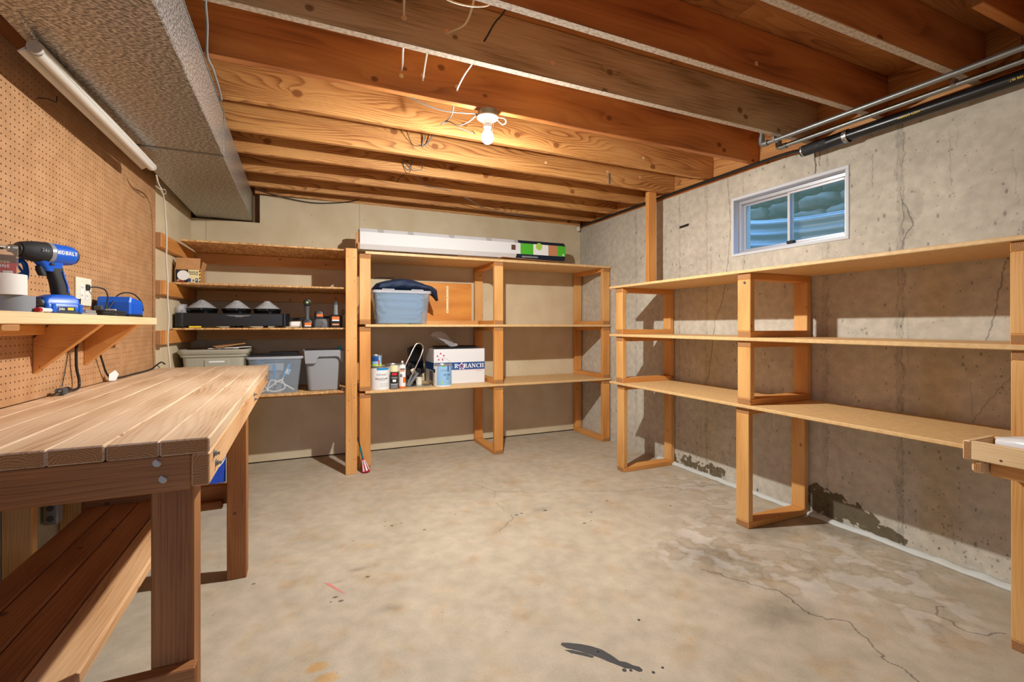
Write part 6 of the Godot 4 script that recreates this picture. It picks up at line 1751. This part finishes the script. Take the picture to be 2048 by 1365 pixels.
	part(w, "tub", loft([[0.0, 0.212, 0.155, 0.03], [0.004, 0.220, 0.163, 0.036], [0.27, 0.242, 0.184, 0.036], [0.274, 0.252, 0.194, 0.036], [0.292, 0.254, 0.196, 0.036], [0.293, 0.250, 0.192, 0.036], [0.276, 0.240, 0.182, 0.034], [0.008, 0.214, 0.158, 0.03]], true, true, 30.0), "clear_bin")
	part(w, "rim", loft([[0.270, 0.2535, 0.1955, 0.036], [0.292, 0.256, 0.198, 0.036], [0.295, 0.250, 0.192, 0.034], [0.274, 0.246, 0.188, 0.034]], false, false), "clear_bag")
	for x in [-0.125, 0.125]:
		part(w, "hinge_clip", plain(Vector3(0.105, 0.010, 0.012), 0.002), "clear_bag", Vector3(x, 0.300, 0.190))
	# fabric inside, pressed against the walls
	var fold := noise(311, 3)
	rings = []
	for i in 25:
		var q := i / 24.0
		var r := rounded(lerpf(0.190, 0.222, q), lerpf(0.136, 0.164, q), 0.09, 0.012 + 0.262 * q, 0.0, 0.0, 14)
		for j in r.size():
			var p0 := r[j]
			r[j] = p0 * Vector3(1, 1, 1) + Vector3(p0.x, 0, p0.z).normalized() * 0.026 * fold.get_noise_3d(p0.x * 12.0, p0.y * 22.0, p0.z * 12.0)
		rings.append(r)
	solo("folded_fabric", "pale blue folded fabric packed inside the clear tote", "fabric", sweep(rings, true, true, true, 30.0), "cloth_blue", Vector3(0.812, Y + 0.004, -4.312))
	# navy bag slumped over the tote's far rim
	rings = []
	for i in 16:
		var q := i / 15.0
		var cx := lerpf(-0.235, 0.345, q)
		var droop := clampf((q - 0.80) / 0.2, 0.0, 1.0)
		var hh := (0.022 + 0.034 * sin(PI * minf(q * 1.15, 1.0))) * (1.0 + 0.5 * droop) + 0.016 * droop
		var hz := 0.15 * (1.0 - 0.55 * droop * droop)
		if i == 0 or i == 15:
			hh *= 0.25
			hz *= 0.4
		var r := PackedVector3Array()
		for j in 22:
			var g := TAU * j / 22
			var wob := 1.0 + 0.22 * fold.get_noise_3d(cx * 14.0, cos(g) * 2.2, sin(g) * 2.2)
			r.append(Vector3(cx + 0.01 * sin(g * 3.0 + i), hh * 0.95 + sin(g) * hh * wob - 0.085 * droop * droop, cos(g) * hz * wob))
		rings.append(r)
	solo("navy_bag", "navy nylon bag slumped over the clear tote", "bag", sweep(rings, true, true, true, 50.0), "cloth_navy", Vector3(0.812, Y + 0.300, -4.30))
	solo("black_strap", "black strap with bright buckle on top of the navy bag", "strap", tube(pts([0.585, 1.61, -4.24, 0.64, 1.618, -4.25, 0.70, 1.622, -4.27, 0.76, 1.628, -4.28]), 0.010, 8, 4, 0.5), "black_plastic")
	var dr := thing("plywood_drawer", "yellow plywood drawer panel standing against the wall behind the clear tote", "drawer", Vector3(1.30, Y, -4.60))
	part(dr, "face", box(Vector3(0.60, 0.375, 0.018), 0.002, 0, TILE["yellow_ply"], Vector2(0.1, 0.2), M["yellow_ply"], M["yellow_ply"]), null, Vector3(0, 0.2275, 0))
	part(dr, "bottom_ledge", box(Vector3(0.68, 0.039, 0.10), 0.003, 0, TILE["stud"], Vector2(0.1, 0.1), M["stud_pale"], M["end_grain"]), null, Vector3(0.0, 0.0198, 0.055))
	part(dr, "pale_strip", plain(Vector3(0.020, 0.27, 0.001), 0.0003), "ink_cream", Vector3(0.045, 0.25, 0.0095))
	for y in [0.365, 0.27, 0.135]:
		part(dr, "screw_hole", slab(disc(0.004, 8), 0.0006), "ink_brown", Vector3(0.045, y, 0.0102))

	# ---- top shelf: long blind carton
	Y = 1.8195
	for i in 3:
		solo("cardboard_strip", ["flat cardboard strip under the long white carton, nearest the drywall seam", "flat cardboard strip under the middle of the long white carton", "loose cardboard strip under the long carton's printed end"][i], "cardboard", plain(Vector3([0.9, 0.8, 0.62][i], 0.004, 0.16), 0.001), "cardboard", Vector3([1.05, 1.72, 2.06][i], Y + [0.008, 0.016, 0.028][i], -4.22), Vector3(0, [0.02, -0.03, 0.04][i], [0.004, -0.012, -0.022][i]))
	var lb := thing("blind_carton", "long white carton with green and navy printed end on top of the rack", "box", Vector3(1.475, Y + 0.040, -4.31), 0.0)
	lb.rotation.z = 0.004
	var L := 2.02
	var prof := [[-0.092, 0.030], [-0.092, 0.155], [-0.060, 0.185], [0.065, 0.185], [0.100, 0.150], [0.100, 0.045], [0.070, 0.004], [-0.06, 0.004]]
	var two := []
	for x in [-L / 2, L / 2]:
		var r := PackedVector3Array()
		for q in prof:
			r.append(Vector3(x, q[1], q[0]))
		two.append(r)
	part(lb, "carton", facets(two), "box_white")
	# printed sleeve: bands laid on the facets of the last half metre
	var e0 := 0.48; var e1 := L / 2 + 0.001
	var fc := func(m: String, x0: float, x1: float, a_: Array, b_: Array, t0: float, t1: float, called := "print_panel") -> void:
		var A := Vector3(0, lerpf(a_[1], b_[1], t0), lerpf(a_[0], b_[0], t0))
		var B := Vector3(0, lerpf(a_[1], b_[1], t1), lerpf(a_[0], b_[0], t1))
		var nn := Vector3.RIGHT.cross(B - A).normalized()
		if nn.z < 0.0 and nn.y < 0.6:
			nn = -nn
		var sf := Surf.new()
		var X0 := Vector3(x0, 0, 0); var X1 := Vector3(x1, 0, 0); var up := nn * 0.0008
		sf.quad(A + X0 + up, A + X1 + up, B + X1 + up, B + X0 + up, nn)
		var am := ArrayMesh.new()
		sf.to(am)
		part(lb, called, am, m)
	fc.call("ink_navy", e0, e1, prof[3], prof[4], 0.0, 1.0)
	fc.call("ink_navy", e0 - 0.02, e1, prof[5], prof[6], 0.0, 1.0)
	fc.call("ink_green", e0 + 0.02, e0 + 0.16, prof[4], prof[5], 0.0, 1.0)
	fc.call("ink_white", e0 + 0.165, e0 + 0.33, prof[4], prof[5], 0.0, 1.0)
	fc.call("ink_tan", e0 + 0.33, e0 + 0.435, prof[4], prof[5], 0.0, 1.0)
	fc.call("ink_green", e0 + 0.435, e1, prof[4], prof[5], 0.0, 1.0)
	part(lb, "print_disc", slab(disc(0.036, 24), 0.0006), "ink_lime", Vector3(e0 + 0.225, 0.128, 0.1008))
	part(lb, "lettering", letters("styleselections", 0.020, "Droid Sans", false, 0.0, true), "ink_white", Vector3(e0 + 0.13, 0.0235, 0.0870), Vector3(0.634, 0, 0))
	part(lb, "print_disc", slab(disc(0.010, 16), 0.0008), "ink_white", Vector3(L / 2 - 0.028, 0.06, 0.1010))
	part(lb, "cut_window", plain(Vector3(0.045, 0.05, 0.002), 0.0004), "ink_brown", Vector3(e0 - 0.055, 0.105, 0.1000))
	for x in [-0.86, -0.60, -0.22, 0.15, 0.44]:
		fc.call("flap_grey", x, x + 0.052, prof[3], prof[4], 0.0, 1.0, "tape_tab")
	part(lb, "torn_flap", slab(poly([-0.04, 0.0, 0.0, -0.01, 0.005, 0.14, -0.02, 0.12]), 0.003), "cardboard", Vector3(-L / 2 - 0.002, 0.02, 0.06), Vector3(0, 0.5, 0.1))
	part(lb, "torn_flap", slab(poly([-0.03, 0.0, 0.0, 0.0, 0.0, 0.06, -0.03, 0.05]), 0.003), "cardboard", Vector3(-L / 2 - 0.003, 0.0, 0.095), Vector3(0, 0.9, 0.0))

# flat-sided prism between two outlines
func facets(two: Array) -> ArrayMesh:
	var s := Surf.new()
	var a: PackedVector3Array = two[0]
	var b: PackedVector3Array = two[1]
	var n := a.size()
	var mid := Vector3.ZERO
	for p in a:
		mid += p / n
	for i in n:
		var j := (i + 1) % n
		var nn := (b[i] - a[i]).cross(a[j] - a[i]).normalized()
		if nn.dot(a[i] + a[j] - mid * 2.0) < 0.0:
			nn = -nn
		s.quad(a[i], a[j], b[j], b[i], nn)
	for k in 2:
		var r: PackedVector3Array = two[k]
		var c := mid + Vector3(r[0].x - mid.x, 0, 0)
		for i in n:
			s.tri(c, r[i], r[(i + 1) % n], Vector3.LEFT if k == 0 else Vector3.RIGHT)
	var m := ArrayMesh.new()
	s.to(m)
	return m

# ---------------------------------------------------------------- floor things and the near tray
func build_loose() -> void:
	var b := thing("bucket", "blue plastic bucket with a wire handle on the floor behind the bench leg", "bucket", Vector3(-0.612, 0, -3.82))
	part(b, "tub", lathe([Vector2(0.120, 0.0), Vector2(0.126, 0.004), Vector2(0.140, 0.30), Vector2(0.147, 0.302), Vector2(0.147, 0.312), Vector2(0.143, 0.315), Vector2(0.145, 0.365), Vector2(0.149, 0.367), Vector2(0.147, 0.374), Vector2(0.140, 0.372), Vector2(0.120, 0.01)], 40, true, true), "bucket_blue")
	var arc := []
	for k in 13:
		var a := PI * k / 12.0
		arc.append(Vector3(-cos(a) * 0.15, 0.335 - sin(a) * 0.13, 0.03 + sin(a) * 0.125))
	part(b, "wire_handle", tube(arc, 0.0025, 6, 2), "steel")
	part(b, "label", wrap_patch(0.1415, 1.5, 2.1, 0.10, 0.28), "paper_white")
	var f := thing("striped_cone", "small red and white striped cone with a teal handle leaning between the posts", "cone", Vector3(0.490, 0.006, -4.030))
	f.rotation = Vector3(-0.08, 0.2, 0.20)
	part(f, "cone", lathe([Vector2(0.036, 0.0), Vector2(0.037, 0.003), Vector2(0.012, 0.105), Vector2(0.010, 0.11)], 24), "cone_red")
	for k in 3:
		var s := Surf.new()
		var a0 := -0.9 + k * 0.75
		s.quad(Vector3(sin(a0) * 0.0362, 0.012, cos(a0) * 0.0362), Vector3(sin(a0 + 0.42) * 0.0362, 0.012, cos(a0 + 0.42) * 0.0362), Vector3(sin(a0 + 0.42) * 0.0145, 0.100, cos(a0 + 0.42) * 0.0145), Vector3(sin(a0) * 0.0145, 0.100, cos(a0) * 0.0145), Vector3(sin(a0 + 0.2), 0.25, cos(a0 + 0.2)).normalized())
		var m := ArrayMesh.new()
		s.to(m)
		part(f, "stripe", m, "ink_white")
	part(f, "handle", tube([Vector3(0, 0.10, 0), Vector3(0, 0.21, 0.0)], 0.008, 12, 1), "teal")
	part(f, "handle_end", tube([Vector3(0, 0.21, 0), Vector3(0, 0.29, 0.0)], 0.005, 10, 1), "black_plastic")

	# wooden trough hung on the near end of the rack
	var t := thing("wood_tray", "shallow pine tray hung on the front of the rack at its near end", "tray")
	lumber(t, "front_board", Vector3(2.200, 0.719, -0.8805), Vector3(2.219, 0.786, -0.30), 2, "whitewood")
	lumber(t, "end_board", Vector3(2.198, 0.717, -0.902), Vector3(2.386, 0.785, -0.881), 0, "whitewood")
	lumber(t, "bottom_board", Vector3(2.2195, 0.719, -0.8805), Vector3(2.367, 0.735, -0.30), 2, "whitewood")
	lumber(t, "back_board", Vector3(2.367, 0.719, -0.8805), Vector3(2.386, 0.786, -0.30), 2, "whitewood")
	lumber(t, "under_rail", Vector3(2.245, 0.665, -0.846), Vector3(2.283, 0.718, -0.30), 2, "stud_pale")
	lumber(t, "under_block", Vector3(2.21, 0.672, -0.884), Vector3(2.386, 0.7165, -0.848), 0, "whitewood", 0.008)
	part(t, "screw_hole", lathe([Vector2(0.004, 0), Vector2(0.004, 0.0006)], 10), "ink_brown", Vector3(2.1998, 0.735, -0.80), Vector3(0, 0, PI / 2))
	var fold := noise(401, 3)
	var rings := []
	for i in 17:
		var q := i / 16.0
		var z := lerpf(-0.235, 0.25, q)
		var env := pow(sin(PI * clampf(q, 0.02, 0.98)), 0.28)
		var r := PackedVector3Array()
		for j in 24:
			var a := TAU * j / 24
			var w := 1.0 + 0.10 * fold.get_noise_3d(z * 16.0, cos(a) * 2.0, sin(a) * 2.0)
			var c := signf(cos(a)) * pow(absf(cos(a)), 0.6)
			var d := signf(sin(a)) * pow(absf(sin(a)), 0.6)
			r.append(Vector3(c * 0.075 * env * w, 0.043 + d * 0.042 * env * w, z))
		rings.append(r)
	solo("plastic_pouch", "puffy white plastic-wrapped pouch lying in the pine tray", "package", sweep(rings, true, true, true, 40.0), "pouch", Vector3(2.302, 0.7355, -0.605))

func _ready() -> void:
	rng.seed = 20240611
	set_view()
	make_materials()
	mat("pouch", rgb(226, 224, 224), 0.22)
	build_floor()
	build_walls()
	build_ceiling()
	build_window()
	build_duct()
	build_pegboard()
	build_bench()
	build_racks()
	build_pipes()
	build_lamp()
	build_wiring()
	build_strap()
	build_peg_items()
	build_corner_items()
	build_back_items()
	build_loose()
	for c in get_children():
		forget(c)
